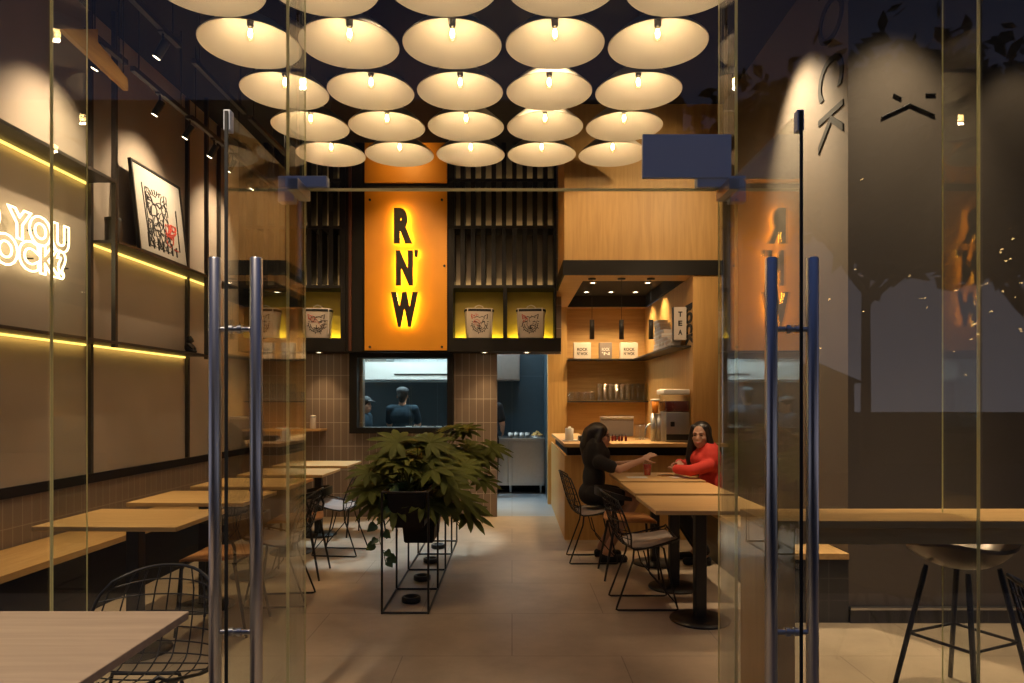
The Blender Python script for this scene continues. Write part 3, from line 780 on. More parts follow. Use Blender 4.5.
# pass-through window
wx0, wx1, wz0, wz1 = X_(358,8.15), X_(447.5,8.15), 1.085, 1.915
fr = MB().box(wx0-.09,wx0,8.09,8.37,wz0-.07,1.968).box(wx1,wx1+.07,8.09,8.37,wz0-.07,1.968).box(wx0,wx1,8.09,8.37,wz0-.07,wz0).box(wx0,wx1,8.09,8.37,wz1,1.968)
pw_ = fr.build('window_%d' % (n_win+1), M['black_panel'], None, 'structure'); n_win += 1
MB().box(wx0,wx1,8.22,8.226,wz0,wz1).build('glass_pane', M['glass_clear'], pw_)
# kitchen
kh = thing('extractor_hood', 'white steel extractor hood seen through the pass window', 'hood', (0,0,0))
MB().box(-2.6,-.35,10.15,10.95,1.72,1.98).build('body', M['white_paint'], kh)
MB().box(-1.75,-.75,10.140,10.149,1.79,1.805).build('slot', M['black_metal'], kh)
MB().box(-2.6,-1.9,10.3,10.95,1.98,2.89).build('duct', M['brushed'], kh)
o = MB().box(-2.2,-.6,9.5,9.62,2.84,2.899).build('ceiling_strip_light', M['cool_tube']); tag(o, 'cool white strip light on the kitchen ceiling', 'light')
light('AREA', (-1.5,9.6,2.78), 46, (.70,.92,1), size=1.6, sy=.6)
light('AREA', (.1,9.9,2.78), 14, (.75,.92,1), size=.6, sy=.9)
pc = thing('pass_counter', 'steel counter behind the pass window', 'counter', (0,0,0))
MB().rbox(-2.6,-.40,8.45,8.95,1.02,1.05,.004).build('top', M['brushed'], pc); MB().box(-2.58,-.42,8.47,8.93,0,1.02).build('body', M['brushed'], pc)
gd = None
for k in range(9):
    lab = 'small steel food tray on the counter behind the pass window'
    x = -1.30+k*.095; 
    if gd is None:
        gd = thing('food_tray', lab, 'tray', (x,8.6,1.0505), 0, 'steel food trays behind the pass window')
        MB().lathe([(0,0),(.026,0),(.036,.03),(.040,.03),(.040,.033),(.033,.033),(.024,.004),(0,.004)], n=18).build('bowl', M['brushed'], gd)
        MB().ball((0,0,.022),(.027,.027,.012),12,6).build('food', M['white_paint'], gd)
    else: inst(gd, (x, 8.56+.05*(k%3), 1.0505), 0, lab)
cab = thing('steel_cabinet', 'stainless steel kitchen cabinet seen through the doorway', 'cabinet', (0,0,0))
MB().rbox(-.60,.495,10.25,10.95,.80,.84,.004).build('worktop', M['brushed'], cab)
MB().box(-.58,-.06,10.28,10.9,.13,.80).box(-.055,.49,10.28,10.9,.13,.80).build('body', M['brushed'], cab)
MB().rbox(.0,.48,10.262,10.279,.15,.79,.004).build('door', M['brushed'], cab); MB().rbox(-.57,-.065,10.262,10.279,.62,.79,.003).rbox(-.57,-.065,10.262,10.279,.15,.61,.003).build('drawer', M['brushed'], cab)
for x in (-.5,-.02,.44): MB().cyl((x,10.4,0),(x,10.4,.13),.02,n=10).build('leg', M['brushed'], cab)
MB().box(-.58,.49,10.8,10.9,.0,.13).build('kickboard', M['black_panel'], cab)
cup0 = None
for k in range(4):
    lab = 'clear tub on the steel cabinet in the kitchen'; x = -.02+k*.085
    if cup0 is None:
        cup0 = thing('plastic_tub', lab, 'tub', (x,10.4,.8405), 0, 'clear tubs on the kitchen cabinet')
        MB().lathe([(0,0),(.03,0),(.038,.075),(.036,.075),(.028,.004),(0,.004)], n=16).build('body', M['white_paint'], cup0)
        MB().lathe([(.040,.074),(.040,.079),(0,.081)], n=16).build('lid', M['brushed'], cup0)
    else: inst(cup0, (x,10.40+.1*(k%2),.8405), 0, lab)
nb = thing('snack_tray', 'tray heaped with golden bites at the end of the kitchen cabinet', 'tray', (.385,10.45,.8405)); nb.scale = (1.25,1.25,1.6)
MB().lathe([(0,0),(.075,0),(.085,.02),(.082,.02),(.072,.004),(0,.004)], n=20).build('tray', M['brushed'], nb)
b = MB()
for k in range(40):
    a = random.uniform(0,6.3); r = .065*math.sqrt(random.random()); b.ball((r*math.cos(a),r*math.sin(a),.02+.05*(1-r/.07)*random.random()),(.015,.013,.012),8,5)
o = b.build('golden_bites', M['golden_crust'], nb); o['kind'] = 'stuff'
uc = thing('wall_cabinet', 'steel wall cupboard above the kitchen work surface', 'cupboard', (0,0,0))
MB().rbox(-.45,.12,10.55,10.99,1.72,2.3,.004).build('body', M['brushed'], uc); MB().rbox(-.44,-.17,10.53,10.549,1.74,2.28,.003).build('door', M['brushed'], uc); MB().rbox(-.16,.11,10.53,10.549,1.74,2.28,.003).build('door', M['brushed'], uc)

# ------------------------------------------------------------------ bar
def prism(p, z0, z1):
    n = len(p)
    return MB().add([(x,y,z0) for x,y in p]+[(x,y,z1) for x,y in p], [tuple(range(n-1,-1,-1)), tuple(range(n,2*n))]+[(i,(i+1)%n,n+(i+1)%n,n+i) for i in range(n)])
bc = thing('bar_counter', 'oak-fronted bar counter with a black band under its top', 'counter', (0,0,0))
MB().box(.53,2.124,6.885,6.895,0,.85).box(.53,.545,6.895,9.24,0,.85).build('front_panel', M['oak_z'], bc)
MB().box(.56,1.825,6.92,6.95,.85,.945).box(1.825,2.12,6.885,6.895,.85,.945).box(.56,.58,6.95,8.8,.85,.945).build('black_band', M['black_panel'], bc)
prism([(.515,6.71),(2.124,6.71),(2.124,6.895),(1.825,6.895),(1.825,7.35),(.86,7.35),(.86,8.85),(.515,8.85)],.946,.98).build('bar_top', M['oak_x'], bc)
wc_ = thing('back_counter', 'oak work counter against the back of the bar', 'counter', (0,0,0))
MB().rbox(.87,1.825,8.75,9.41,.87,.90,.003).build('worktop', M['oak_x'], wc_); MB().box(.88,1.82,8.78,9.41,0,.87).build('body', M['oak_z'], wc_)
bs = thing('bar_shelf', 'upper oak-backed bar shelf carrying printed boxes', 'shelf', (0,0,0))
MB().box(.746,1.829,9.16,9.419,1.95,1.968).build('board', M['shelf_metal'], bs)
bs = thing('bar_shelf', 'lower bar shelf lined with drinking glasses', 'shelf', (0,0,0))
MB().box(.746,1.829,9.16,9.419,1.383,1.400).build('board', M['shelf_metal'], bs)
bs = thing('bar_shelf', 'bar side shelf under the tea sign', 'shelf', (0,0,0))
MB().box(1.62,1.829,6.97,9.155,1.95,1.968).build('board', M['shelf_metal'], bs)
def card_box(x0px, x1px, py0, mat, lines, lab):
    y = 9.2
    x0, x1 = X_(x0px,y), X_(x1px,y); h = Z_(py0,y)-1.9685
    t = thing('printed_box', lab, 'box', ((x0+x1)/2, y, 1.9685), 0)
    MB().rbox(-(x1-x0)/2,(x1-x0)/2,0,.10,0,h,.004).build('carton', M[mat], t)
    for k, s in enumerate(lines):
        fit(text_mb(s,.1,.001,.002), (x1-x0)*.62, h*.19).xf(frame_m((0,-.001,h*(.58-.26*k)),*FRONT)).build('lettering', M['ink_black' if mat != 'grey_box' else 'white_paint'], t)
card_box(574,591,342.5,'bag_white',('ROCK',"N' WOK"),'cream printed box on the upper bar shelf, next to the doorway')
card_box(599.5,612,342.5,'grey_box',('ROCK',"'N"),'grey printed box between two cream boxes on the bar shelf')
card_box(620.5,638,342.5,'bag_white',('ROCK',"N' WOK"),'cream printed box on the upper bar shelf, near the corner')
pk = None; n = 0
for col_ in range(5):
    for lv in range((8,7,5,3,2)[col_]):
        lab = 'small white folded carton in the piles beside the tea sign'
        p = (1.735+.006*((lv*7)%3), 8.0-col_*.165, 1.9685+lv*.0465)
        if pk is None:
            pk = thing('white_carton', lab, 'carton', p, 0, 'white cartons piled on the bar side shelf'); MB().rbox(-.06,.06,-.075,.075,0,.040,.003).build('carton', M['bag_white'], pk)
            MB().box(-.062,.062,-.077,.077,.030,.045).build('lid', M['white_paint'], pk)
        else: inst(pk, p, .1*math.sin(lv*3+col_), lab)
# glasses
gl = None
def tumbler(r, h, lab, grp):
    t = MB().lathe([(0,0),(r*.85,0),(r*.87,.003),(r,h),(r*.93,h),(r*.8,.012),(0,.012)], n=18).build('drinking_glass', M['glass_ware']); tag(t, lab, 'glass', grp); return t
ga = tumbler(.040,.125,'short clear tumbler at the doorway end of the glass shelf','short tumblers on the bar shelf')
gb = tumbler(.034,.235,'tall clear glass standing in rows on the lower bar shelf','tall glasses on the bar shelf')
fa = fb = True
for k in range(4):
    for j in range(2):
        p = (.80+k*.09+.03*j, 9.23+.1*j, 1.4005)
        if fa: ga.location = p; fa = False
        else: inst(ga, p)
for k in range(9):
    for j in range(2):
        p = (1.187+k*.0745, 9.215+.09*j, 1.4005)
        if fb: gb.location = p; fb = False
        else: inst(gb, p)
# pendants over the bar
bp = None
for i, px in enumerate((592,621.5,651)):
    lab = 'slim black cylinder pendant over the bar, %s from the doorway' % ORD[i]; loc = (X_(px,7.07),7.07,2.04)
    if bp is None:
        bp = thing('bar_pendant', lab, 'lamp', loc, 0, 'cylinder pendants over the bar')
        MB().lathe([(.021,.004),(.025,0),(.025,.198),(.02,.2),(0,.2)], n=20).build('cylinder', M['shelf_metal'], bp)
        MB().lathe([(.020,.006),(0,.006)], n=14).build('lens', M['lens_glow'], bp)
        MB().cyl((0,0,.2),(0,0,.62),.0025,n=6).build('cord', M['black_metal'], bp)
        MB().lathe([(0,.615),(.04,.615),(.042,.6295)], n=20).build('ceiling_plate', M['shelf_metal'], bp)
    else: inst(bp, loc, 0, lab)
    light('SPOT', (loc[0],loc[1],loc[2]-.01), 22, (1,.68,.36), size=.02, angle=75, blend=.7)
# TEA sign and wall lettering
ts = thing('tea_sign', 'white projecting box sign reading TEA on the bar side wall', 'sign', (0,0,0))
tx0, tx1 = X_(674,7.1), X_(686.5,7.1); tz0, tz1 = Z_(340,7.1), Z_(307,7.1)
MB().rbox(tx0,tx1,7.10,7.16,tz0,tz1,.004).build('box', M['bag_white'], ts)
MB().box(tx0-.006,tx0-.0005,7.10,7.165,tz0,tz1).box(tx1,1.829,7.12,7.14,tz1-.12,tz1-.10).box(tx1,1.829,7.12,7.14,tz0+.10,tz0+.12).build('bracket', M['black_metal'], ts)
for k, ch in enumerate('TEA'):
    fit(text_mb(ch,.1,.002,.003), .042,.055).xf(frame_m(((tx0+tx1)/2,7.098,tz1-.075-.094*k),*FRONT)).build('letter', M['ink_black'], ts)
o = fit(text_mb('ROCK',.2,.003,.012,spacing=1.1), .42,.27).xf(frame_m((1.826,7.05,2.19),(0,0,-1),(0,-1,0))).build('wall_lettering', M['ink_black']); tag(o, 'black sideways word ROCK on the bar side wall behind the tea sign', 'lettering')
o = fit(text_mb('ROCK',.2,.004,.0,spacing=1.3), 1.28,.36).xf(frame_m((2.126,4.56,3.745),(0,0,-1),(0,-1,0))).build('wall_lettering', M['ink_black']); tag(o, 'thin black sideways word ROCK high on the taupe wall', 'lettering')
o = MB()
for a, c in (((882,117),(910,104)),((910,104),(935,115)),((926,94),(936,94)),((894,94),(902,98))):
    o.tube([(X_(a[0],4.32),4.322,Z_(a[1],4.32)),(X_(c[0],4.32),4.322,Z_(c[1],4.32))], .006, 6)
o = o.build('wall_strokes', M['ink_black']); tag(o, 'thin black angled strokes high on the alcove wall', 'lettering')
# counter clutter
def dispenser():
    t = thing('drink_dispenser', 'twin drink dispenser with dark red tea on the bar', 'drink dispenser', (1.715,7.13,0.0)); 
    MB().rbox(-.145,.10,-.16,.16,.981,1.285,.012,3).build('housing', M['brushed'], t)
    MB().box(-.14,.09,-.164,-.1605,1.0,1.06).build('drip_grille', M['black_metal'], t)
    MB().rbox(-.145,.10,-.15,.15,1.287,1.40,.015,3).build('tank_liquid', M['tea_dark'], t)
    MB().rbox(-.15,.105,-.155,.155,1.286,1.465,.018,3).build('tank', M['glass_ware'], t)
    MB().rbox(-.17,.10,-.17,.17,1.466,1.52,.012,3).build('lid', M['white_paint'], t)
    MB().rbox(-.10,-.06,-.19,-.162,1.14,1.19,.006).build('tap', M['black_metal'], t)
    return t
d_ = dispenser()
d2 = thing('drink_dispenser', 'narrow steel dispenser with an orange tank beside the larger one', 'drink dispenser', (1.50,7.12,0))
for k in (-1,1): MB().lathe([(0,.981),(.026,.981),(.026,1.27),(.0,1.27)], (.0+.028*k,0,0), 18).build('cylinder', M['brushed'], d2)
MB().lathe([(0,1.275),(.03,1.275),(.042,1.40),(0,1.40)], (-.008,0,0), 20).build('orange_tank', M['tea_orange'], d2); MB().lathe([(0,1.401),(.046,1.401),(.046,1.42),(0,1.425)], (-.008,0,0), 20).build('lid', M['white_paint'], d2)
pl = thing('bar_underframe', 'steel sink unit behind the bar front', 'sink unit', (0,0,0))
MB().box(.87,1.825,7.36,8.2,.0,.885).build('cabinet', M['brushed'], pl); MB().rbox(.865,1.826,7.355,8.25,.886,.898,.003).build('top', M['brushed'], pl)
mo = thing('point_of_sale_screen', 'grey till screen turned away on the bar', 'screen', (1.15,7.52,.8985), 0)
Rm = Matrix.Translation((0,0,.17)) @ Matrix.Rotation(.18,4,'X')
MB().rbox(-.185,.185,-.012,.012,-.055,.165,.006).xf(Rm).build('display', M['grey_box'], mo); MB().rbox(-.18,.18,-.0165,-.0125,.135,.16,.001).xf(Rm).build('lip', M['brushed'], mo)
MB().rbox(-.10,.10,-.06,.08,0,.015,.004).box(-.03,.03,-.0,.03,.015,.15).build('stand', M['shelf_metal'], mo)
fa_ = thing('sink_faucet', 'curved chrome tap behind the bar top', 'faucet', (1.60,7.42,.8985))
pts = [(0,0,0),(0,0,.18)]+[(-.075+.075*math.cos(a), 0, .18+.075*math.sin(a)) for a in [PI*k/10 for k in range(1,10)]]+[(-.15,0,.17),(-.152,0,.13)]
MB().tube(pts,.009,10).build('spout', M['brushed'], fa_); MB().lathe([(0,0),(.026,0),(.026,.02),(.013,.03),(.013,.06)], n=16).build('base', M['brushed'], fa_); MB().tube([(0,0,.05),(.05,-.02,.075)],.006,8).build('lever', M['brushed'], fa_)
pr = thing('paper_roll', 'white paper roll on a base at the doorway end of the bar', 'paper roll', (.60,7.15,.9805))
MB().lathe([(0,.012),(.042,.012),(.044,.02),(.044,.13),(.04,.135),(.014,.135),(.014,.15),(0,.152)], n=24).build('roll', M['white_paint'], pr); MB().rbox(-.07,.09,-.06,.06,0,.012,.004).build('base', M['white_paint'], pr)
kb = thing('receipt_printer', 'low black printer on the bar beside the paper roll', 'printer', (.76,7.18,.9805)); MB().rbox(-.06,.085,-.08,.08,0,.055,.008).build('body', M['black_metal'], kb); MB().rbox(-.045,.07,-.082,.0,.0555,.06,.002).build('paper_slot', M['shelf_metal'], kb)
for i,(x,y) in enumerate(((1.385,7.5),(1.46,7.66))):
    t = thing('glass_jar', 'clear glass pitcher behind the bar, %s from the till screen' % ORD[i], 'pitcher', (x,y,.8985), 0, 'glass pitchers behind the bar')
    MB().lathe([(0,0),(.036,0),(.038,.01),(.03,.2),(.034,.235),(.031,.235),(.027,.2),(.034,.012),(0,.012)], n=18).build('body', M['glass_ware'], t); MB().tube([(.03,0,.19),(.06,0,.17),(.06,0,.09),(.036,0,.06)],.005,8).build('handle', M['glass_ware'], t)
for i in range(5):
    x = 1.05+i*.035
    if i == 0:
        b0 = thing('condiment_bottle', 'small dark bottle standing on the bar top', 'bottle', (x,7.14,.9805), 0, 'small bottles on the bar')
        MB().lathe([(0,0),(.012,0),(.013,.003),(.013,.045),(.006,.055),(.006,.06)], n=12).build('body', M['tea_dark'], b0); MB().lathe([(.007,.058),(.007,.07),(0,.071)], n=10).build('cap', M['black_metal'], b0)
    else: inst(b0, (x,7.14+.03*(i%2),.9805))
# items on the women's table
dr = thing('red_drink', 'plastic cup of red drink on the women\'s table', 'drink', (1.185,5.98,.7505))
MB().lathe([(0,.002),(.027,.002),(.036,.098),(0,.098)], n=20).build('liquid', M['red_drink'], dr); MB().lathe([(0,0),(.029,0),(.040,.118),(.0395,.118),(.028,.002)], n=20).build('cup', M['glass_ware'], dr)
MB().lathe([(.042,.114),(.042,.124),(.03,.128),(0,.128)], n=20).build('lid', M['glass_ware'], dr)
o = MB().rbox(-.085,.085,-.055,.055,0,.004,.0015).build('paper_napkin', M['white_paint']); o.location = (1.06,5.80,.7505); tag(o, 'white paper lying on the table before the woman in black', 'paper')
o = MB().rbox(-.075,.075,-.05,.05,0,.004,.0015).build('paper_napkin', M['bag_white']); o.location = (1.42,5.80,.7505); o.rotation_euler.z = .2; tag(o, 'pale paper lying on the table near the red sweater sleeve', 'paper')
wl = thing('phone', 'brown phone case lying on the women\'s table by the red sleeve', 'phone', (1.33,5.93,.7505), .4); MB().rbox(-.06,.06,-.035,.035,0,.01,.004).build('case', M['tan_leather'], wl); MB().rbox(-.055,.055,-.031,.031,.0101,.011,.0004).build('screen', M['black_metal'], wl)
# shelf ledge at the back of the left wall tables
ld = thing('wall_ledge', 'narrow oak ledge with cups on the tiled back wall', 'ledge', (0,0,0))
MB().rbox(WX(8.0,.02),-2.23,7.98,8.238,1.045,1.07,.003).build('board', M['oak_x'], ld)
cp = thing('steel_shaker', 'pale cylinder standing on the ledge by the back wall', 'cup', (-2.36,8.1,1.0705)); MB().lathe([(0,0),(.033,0),(.035,.01),(.035,.15),(.03,.158),(0,.16)], n=20).build('body', M['bag_white'], cp); MB().lathe([(.036,.13),(.036,.152),(0,.165)], n=20).build('lid', M['brushed'], cp)
cp = thing('cutlery_tray', 'low white tray on the ledge by the back wall', 'tray', (-2.66,8.1,1.0705)); MB().rbox(-.13,.13,-.05,.05,0,.014,.005).build('tray', M['white_paint'], cp); MB().rbox(-.05,.02,-.03,.03,.0145,.026,.004).build('packet', M['ink_red'], cp)
# ------------------------------------------------------------------ planter row
ps = thing('plant_stand', 'long black wire plant stand in the middle of the floor', 'plant stand', (0,0,0))
PX0, PX1 = -.855, -.55
ys = [4.49,5.06,5.64,6.22,6.80]; ZT = .80
b = MB()
for x in (PX0,PX1): b.tube([(x,ys[0],.008),(x,ys[-1],.008)],.0075,8).tube([(x,ys[0],ZT),(x,ys[-1],ZT)],.0065,8)
for y in ys: b.tube([(PX0,y,.008),(PX1,y,.008)],.0075,8).tube([(PX0,y,ZT),(PX1,y,ZT)],.0065,8)
b.build('frame', M['black_metal'], ps)
for y in ys:
    for x in (PX0,PX1): MB().tube([(x,y,.0),(x,y,ZT)],.0075,8).build('post', M['black_metal'], ps)
def planter(lab, y0, y1, z0, z1):
    yc = (y0+y1)/2; t = thing('planter_box', lab, 'planter', ((PX0+PX1)/2, yc, z0), 0, 'black planter boxes in the wire stand')
    w, d, h, k = (PX1-PX0)/2-.02, (y1-y0)/2, z1-z0, .84
    vs = []
    for f, z in ((k,0),(1,h),(.94,h),(.94,h-.04)):
        vs += [(-w*f,-d*f,z),(w*f,-d*f,z),(w*f,d*f,z),(-w*f,d*f,z)]
    fs = [(3,2,1,0)]+[(j*4+i,j*4+(i+1)%4,(j+1)*4+(i+1)%4,(j+1)*4+i) for j in range(3) for i in range(4)]
    bm = bmesh.new(); bv = [bm.verts.new(v) for v in vs]
    for f in fs: bm.faces.new([bv[i] for i in f])
    bmesh.ops.bevel(bm, geom=[e for e in bm.edges if len(e.link_faces) == 2], offset=.008, segments=2, affect='EDGES')
    MB().bm(bm).build('box', M['black_panel'], t)
    MB().box(-w*.93,w*.93,-d*.93,d*.93,h-.06,h-.035).build('soil', M['soil'], t)
    zt = .8095-z0
    for sx in (-1,1):
        for sy in (-1,1):
            hk = MB().box(min(sx*w,sx*(w+.024)),max(sx*w,sx*(w+.024)),sy*d*.5-.01,sy*d*.5+.01,zt,zt+.004)
            hk.box(min(sx*w,sx*(w+.003)),max(sx*w,sx*(w+.003)),sy*d*.5-.01,sy*d*.5+.01,h-.03,zt); hk.build('hook', M['black_metal'], t)
planter('black planter box in the first bay of the wire stand, nearest the entrance', 4.53,5.02,.55,.80)
planter('black planter box hung lower in the second bay of the wire stand', 5.10,5.60,.33,.62)
planter('black planter box in the third bay of the wire stand', 5.68,6.18,.55,.80)
for i, y in enumerate((4.76,5.34,5.93,6.50)):
    o = MB().lathe([(0,0),(.058,0),(.066,.006),(.066,.034),(.06,.04),(.046,.04),(.044,.022),(0,.022)], n=28).build('floor_dish', M['black_metal']); o.location = ((PX0+PX1)/2, y, 0)
    tag(o, 'round black dish on the floor in the %s bay of the plant stand' % ORD[i], 'dish', 'black dishes under the plant stand')
rl = random.Random(11)
def lobed_leaf(b, c, d, up, size, r):
    d = Vector(d).normalized(); s = d.cross(Vector(up)).normalized(); u = s.cross(d)
    c = Vector(c); n = 9
    for k in range(n):
        a = (k-(n-1)/2)/((n-1)/2)*2.15; L = size*(1-.16*abs(a)/1.0+.05*r.uniform(-1,1)); wd = size*.125
        dr = d*math.cos(a)+s*math.sin(a); sd = dr.cross(u).normalized()
        droop = .08+.14*r.random()
        pts = [(0,.10),(.25,.55),(.55,1.),(.8,.7),(1.,.05)]
        vs = []; 
        for t_, wf in pts:
            p = c+dr*L*t_-Vector((0,0,1))*droop*L*t_*t_
            vs += [p-sd*wd*wf+u*wd*.35*wf, p-u*wd*.0, p+sd*wd*wf+u*wd*.35*wf]
        fs = []
        for i in range(4): fs += [(i*3,i*3+1,i*3+4,i*3+3),(i*3+1,i*3+2,i*3+5,i*3+4)]
        b.add(vs, fs, True)
def philodendron(lab, base, n, reach, hgt, seed, bias=(0,0)):
    r = random.Random(seed); t = thing('potted_plant', lab, 'plant', base, 0, 'big-leaved plants in the planter boxes')
    st, lf = MB(), MB()
    for k in range(n):
        a = 2*PI*k/n*1.618+r.uniform(-.2,.2); f = (k+.5)/n; R = reach*(.30+.75*r.random()); H = hgt*(1.02-.85*(R/reach)**1.6*r.uniform(.5,1.0))*r.uniform(.7,1.2)
        low = k % 3 == 0
        if low: H = r.uniform(-.10,.08)*hgt/.4; R = max(R, reach*.75)
        tip = Vector((math.cos(a)*R+bias[0]*f, math.sin(a)*R*.75+bias[1]*f, max(-.06,H)))
        root = Vector((r.uniform(-.06,.06), r.uniform(-.12,.12), 0))
        mid = root.lerp(tip,.5)+Vector((0,0,.08*hgt/.4))
        pts = [root*(1-t_)**2+mid*2*t_*(1-t_)+tip*t_*t_ for t_ in [i/8 for i in range(9)]]
        st.tube(pts,[.006-.0004*i for i in range(9)],6)
        dd = (pts[-1]-pts[-2]).normalized()*.6+Vector((math.cos(a),math.sin(a),-.25)); 
        lobed_leaf(lf, tip, dd, (r.uniform(-.3,.3),-.55,1), r.uniform(.17,.25), r)
    st.build('stem', M['leaf'], t); lf.build('foliage', M['leaf'], t); return t
xc = (PX0+PX1)/2
philodendron('big lobed-leaf plant rising from the planter box nearest the entrance', (xc,4.77,.762), 36, .30, .33, 5, (.0,0))
philodendron('lobed-leaf plant in the lower second planter box', (xc+.02,5.35,.582), 24, .34, .50, 8, (.08,0))
philodendron('lobed-leaf plant leaning towards the bar from the third planter box', (xc+.05,5.93,.762), 34, .36, .38, 15, (.20,0))
def ivy(lab, pts, seed, base):
    r = random.Random(seed); t = thing('trailing_ivy', lab, 'plant', base); b = MB(); l = MB()
    pts = [Vector(p) for p in pts]; b.tube(pts,.003,6)
    for i in range(len(pts)-1):
        for f in (.2,.7):
            p = pts[i].lerp(pts[i+1],f); a = r.uniform(0,6.3); q = p+Vector((math.cos(a),math.sin(a)*.7,-.1))*.045; b.tube([p,q],.0018,5)
            d = (q-p).normalized(); d.z -= .6; d.normalize(); s = d.cross(Vector((r.uniform(-.4,.4),-1,.3))).normalized(); u = s.cross(d); S = r.uniform(.045,.068)
            out = [(0,.0),(-.12,.38),(.15,.52),(.5,.42),(.82,.18),(1.05,0)]
            vs = []
            for x_, y_ in out: vs += [q+d*S*x_-s*S*y_+u*S*.12*y_*2, q+d*S*x_, q+d*S*x_+s*S*y_+u*S*.12*y_*2]
            l.add(vs,[(i2*3+e,i2*3+1+e,i2*3+4+e,i2*3+3+e) for i2 in range(5) for e in (0,1)],True)
    b.build('vine', M['ivy'], t); l.build('foliage', M['ivy'], t)
ivy('green ivy trailing from the nearest planter box down the stand post', [(.12,.0,.05),(.0,-.04,.04),(-.06,-.05,-.05),(-.07,-.05,-.15),(-.05,-.06,-.25),(-.06,-.05,-.34),(-.03,-.06,-.42),(-.02,-.05,-.48)], 4, (PX0+.03,4.62,.80))
ivy('short ivy strand hanging over the planter box rim towards the neon wall', [(.10,.0,.06),(.0,0,.06),(-.06,.0,.0),(-.08,0,-.10),(-.07,0,-.2)], 6, (PX0+.03,4.85,.80))

# ------------------------------------------------------------------ people
def blob_mesh(mb, name, mat, parent, vox=.007, smooth=3):
    me = mb.mesh(name); o = bpy.data.objects.new(name, me); col.objects.link(o)
    m1 = o.modifiers.new('r','REMESH'); m1.mode = 'VOXEL'; m1.voxel_size = vox; m1.use_smooth_shade = True
    m2 = o.modifiers.new('s','SMOOTH'); m2.factor = .5; m2.iterations = smooth
    dg = bpy.context.evaluated_depsgraph_get(); dg.update()
    nm = bpy.data.meshes.new_from_object(o.evaluated_get(dg)); o.modifiers.clear(); o.data = nm; bpy.data.meshes.remove(me)
    nm.polygons.foreach_set('use_smooth', [True]*len(nm.polygons)); nm.materials.clear(); nm.materials.append(M[mat]); nm.name = name
    o.parent = parent; return o
def lerp(a, b, t): return Vector(a).lerp(Vector(b), t)
def hand(mb, wrist, d, palm_n, curl=.35, s=1., spread=1.):
    w = Vector(wrist); d = Vector(d).normalized(); n = Vector(palm_n); n = (n-d*n.dot(d)).normalized(); t = d.cross(n)
    pc = w+d*.045*s
    R = Matrix((( t.x,d.x,n.x),(t.y,d.y,n.y),(t.z,d.z,n.z)))
    mb.ball(pc, (.038*s,.046*s,.016*s), 14, 8, R)
    for i, (off, L) in enumerate(((-.027,.066),(-.009,.078),(.009,.073),(.027,.056))):
        p = w+d*.082*s+t*off*s; a = curl*(.8+.15*i); cur = d
        for k, seg in enumerate((.45,.32,.23)):
            ang = a*(k+.6); dd = (d*math.cos(ang)+n*math.sin(ang)+t*off*4*spread).normalized(); q = p+dd*L*seg*s
            mb.caps(p,q,(.0088-.0008*k)*s,(.0082-.0008*k)*s); p = q
    p = w+d*.025*s-t*.030*s
    for k, L in enumerate((.036,.030,.022)):
        dd = (d*(.55+.15*k)-t*(.75-.2*k)+n*(.25+.1*k)).normalized(); q = p+dd*L*s; mb.caps(p,q,.0105*s-.001*k,.0098*s-.001*k); p = q
def head(mb, c, yaw=0, pitch=0, s=1., tilt=0):
    R = Matrix.Rotation(yaw,3,'Z') @ Matrix.Rotation(pitch,3,'X') @ Matrix.Rotation(tilt,3,'Y'); c = Vector(c)
    P = lambda x,y,z: c+R@(Vector((x,y,z))*s)
    def B(x,y,z,rx,ry,rz,nu=16,nv=10): mb.ball(P(x,y,z),(rx*s,ry*s,rz*s),nu,nv,R)
    B(0,-.012,.035,.074,.092,.082); B(0,.022,-.03,.060,.066,.078); B(0,.052,-.082,.030,.030,.024); B(0,.025,-.065,.048,.05,.04)
    B(0,.088,-.018,.011,.017,.020); mb.caps(P(0,.080,.02),P(0,.098,-.022),.007*s,.010*s)
    B(.028,.075,.028,.022,.012,.007); B(-.028,.075,.028,.022,.012,.007)
    B(.036,.058,-.02,.022,.022,.020); B(-.036,.058,-.02,.022,.022,.020)
    B(0,.085,-.053,.022,.010,.007); B(0,.083,-.062,.020,.010,.006)
    for sx in (-1,1): B(sx*.075,-.008,-.005,.008,.020,.031)
    return P, R
def face_parts(P, R, parent, s=1.):
    for sx in (-1,1):
        b = MB(); b.ball(P(sx*.030,.079,.008),(.011*s,.006*s,.0048*s),12,8,R); b.build('eye', M['eye_dark'], parent)
        b = MB().tube([P(sx*.014,.0855,.027),P(sx*.030,.086,.032),P(sx*.047,.075,.027)],.0024*s,6); b.build('eyebrow', M['hair_dark'], parent)
    MB().tube([P(-.024,.087,-.054),P(-.01,.0985,-.0555),P(0,.100,-.056),P(.01,.0985,-.0555),P(.024,.087,-.054)],[.0025*s,.0055*s,.006*s,.0055*s,.0025*s],6).build('mouth', M['lip'], parent)
def limb(mb, pts, rs):
    for i in range(len(pts)-1): mb.caps(pts[i],pts[i+1],rs[i],rs[i+1])
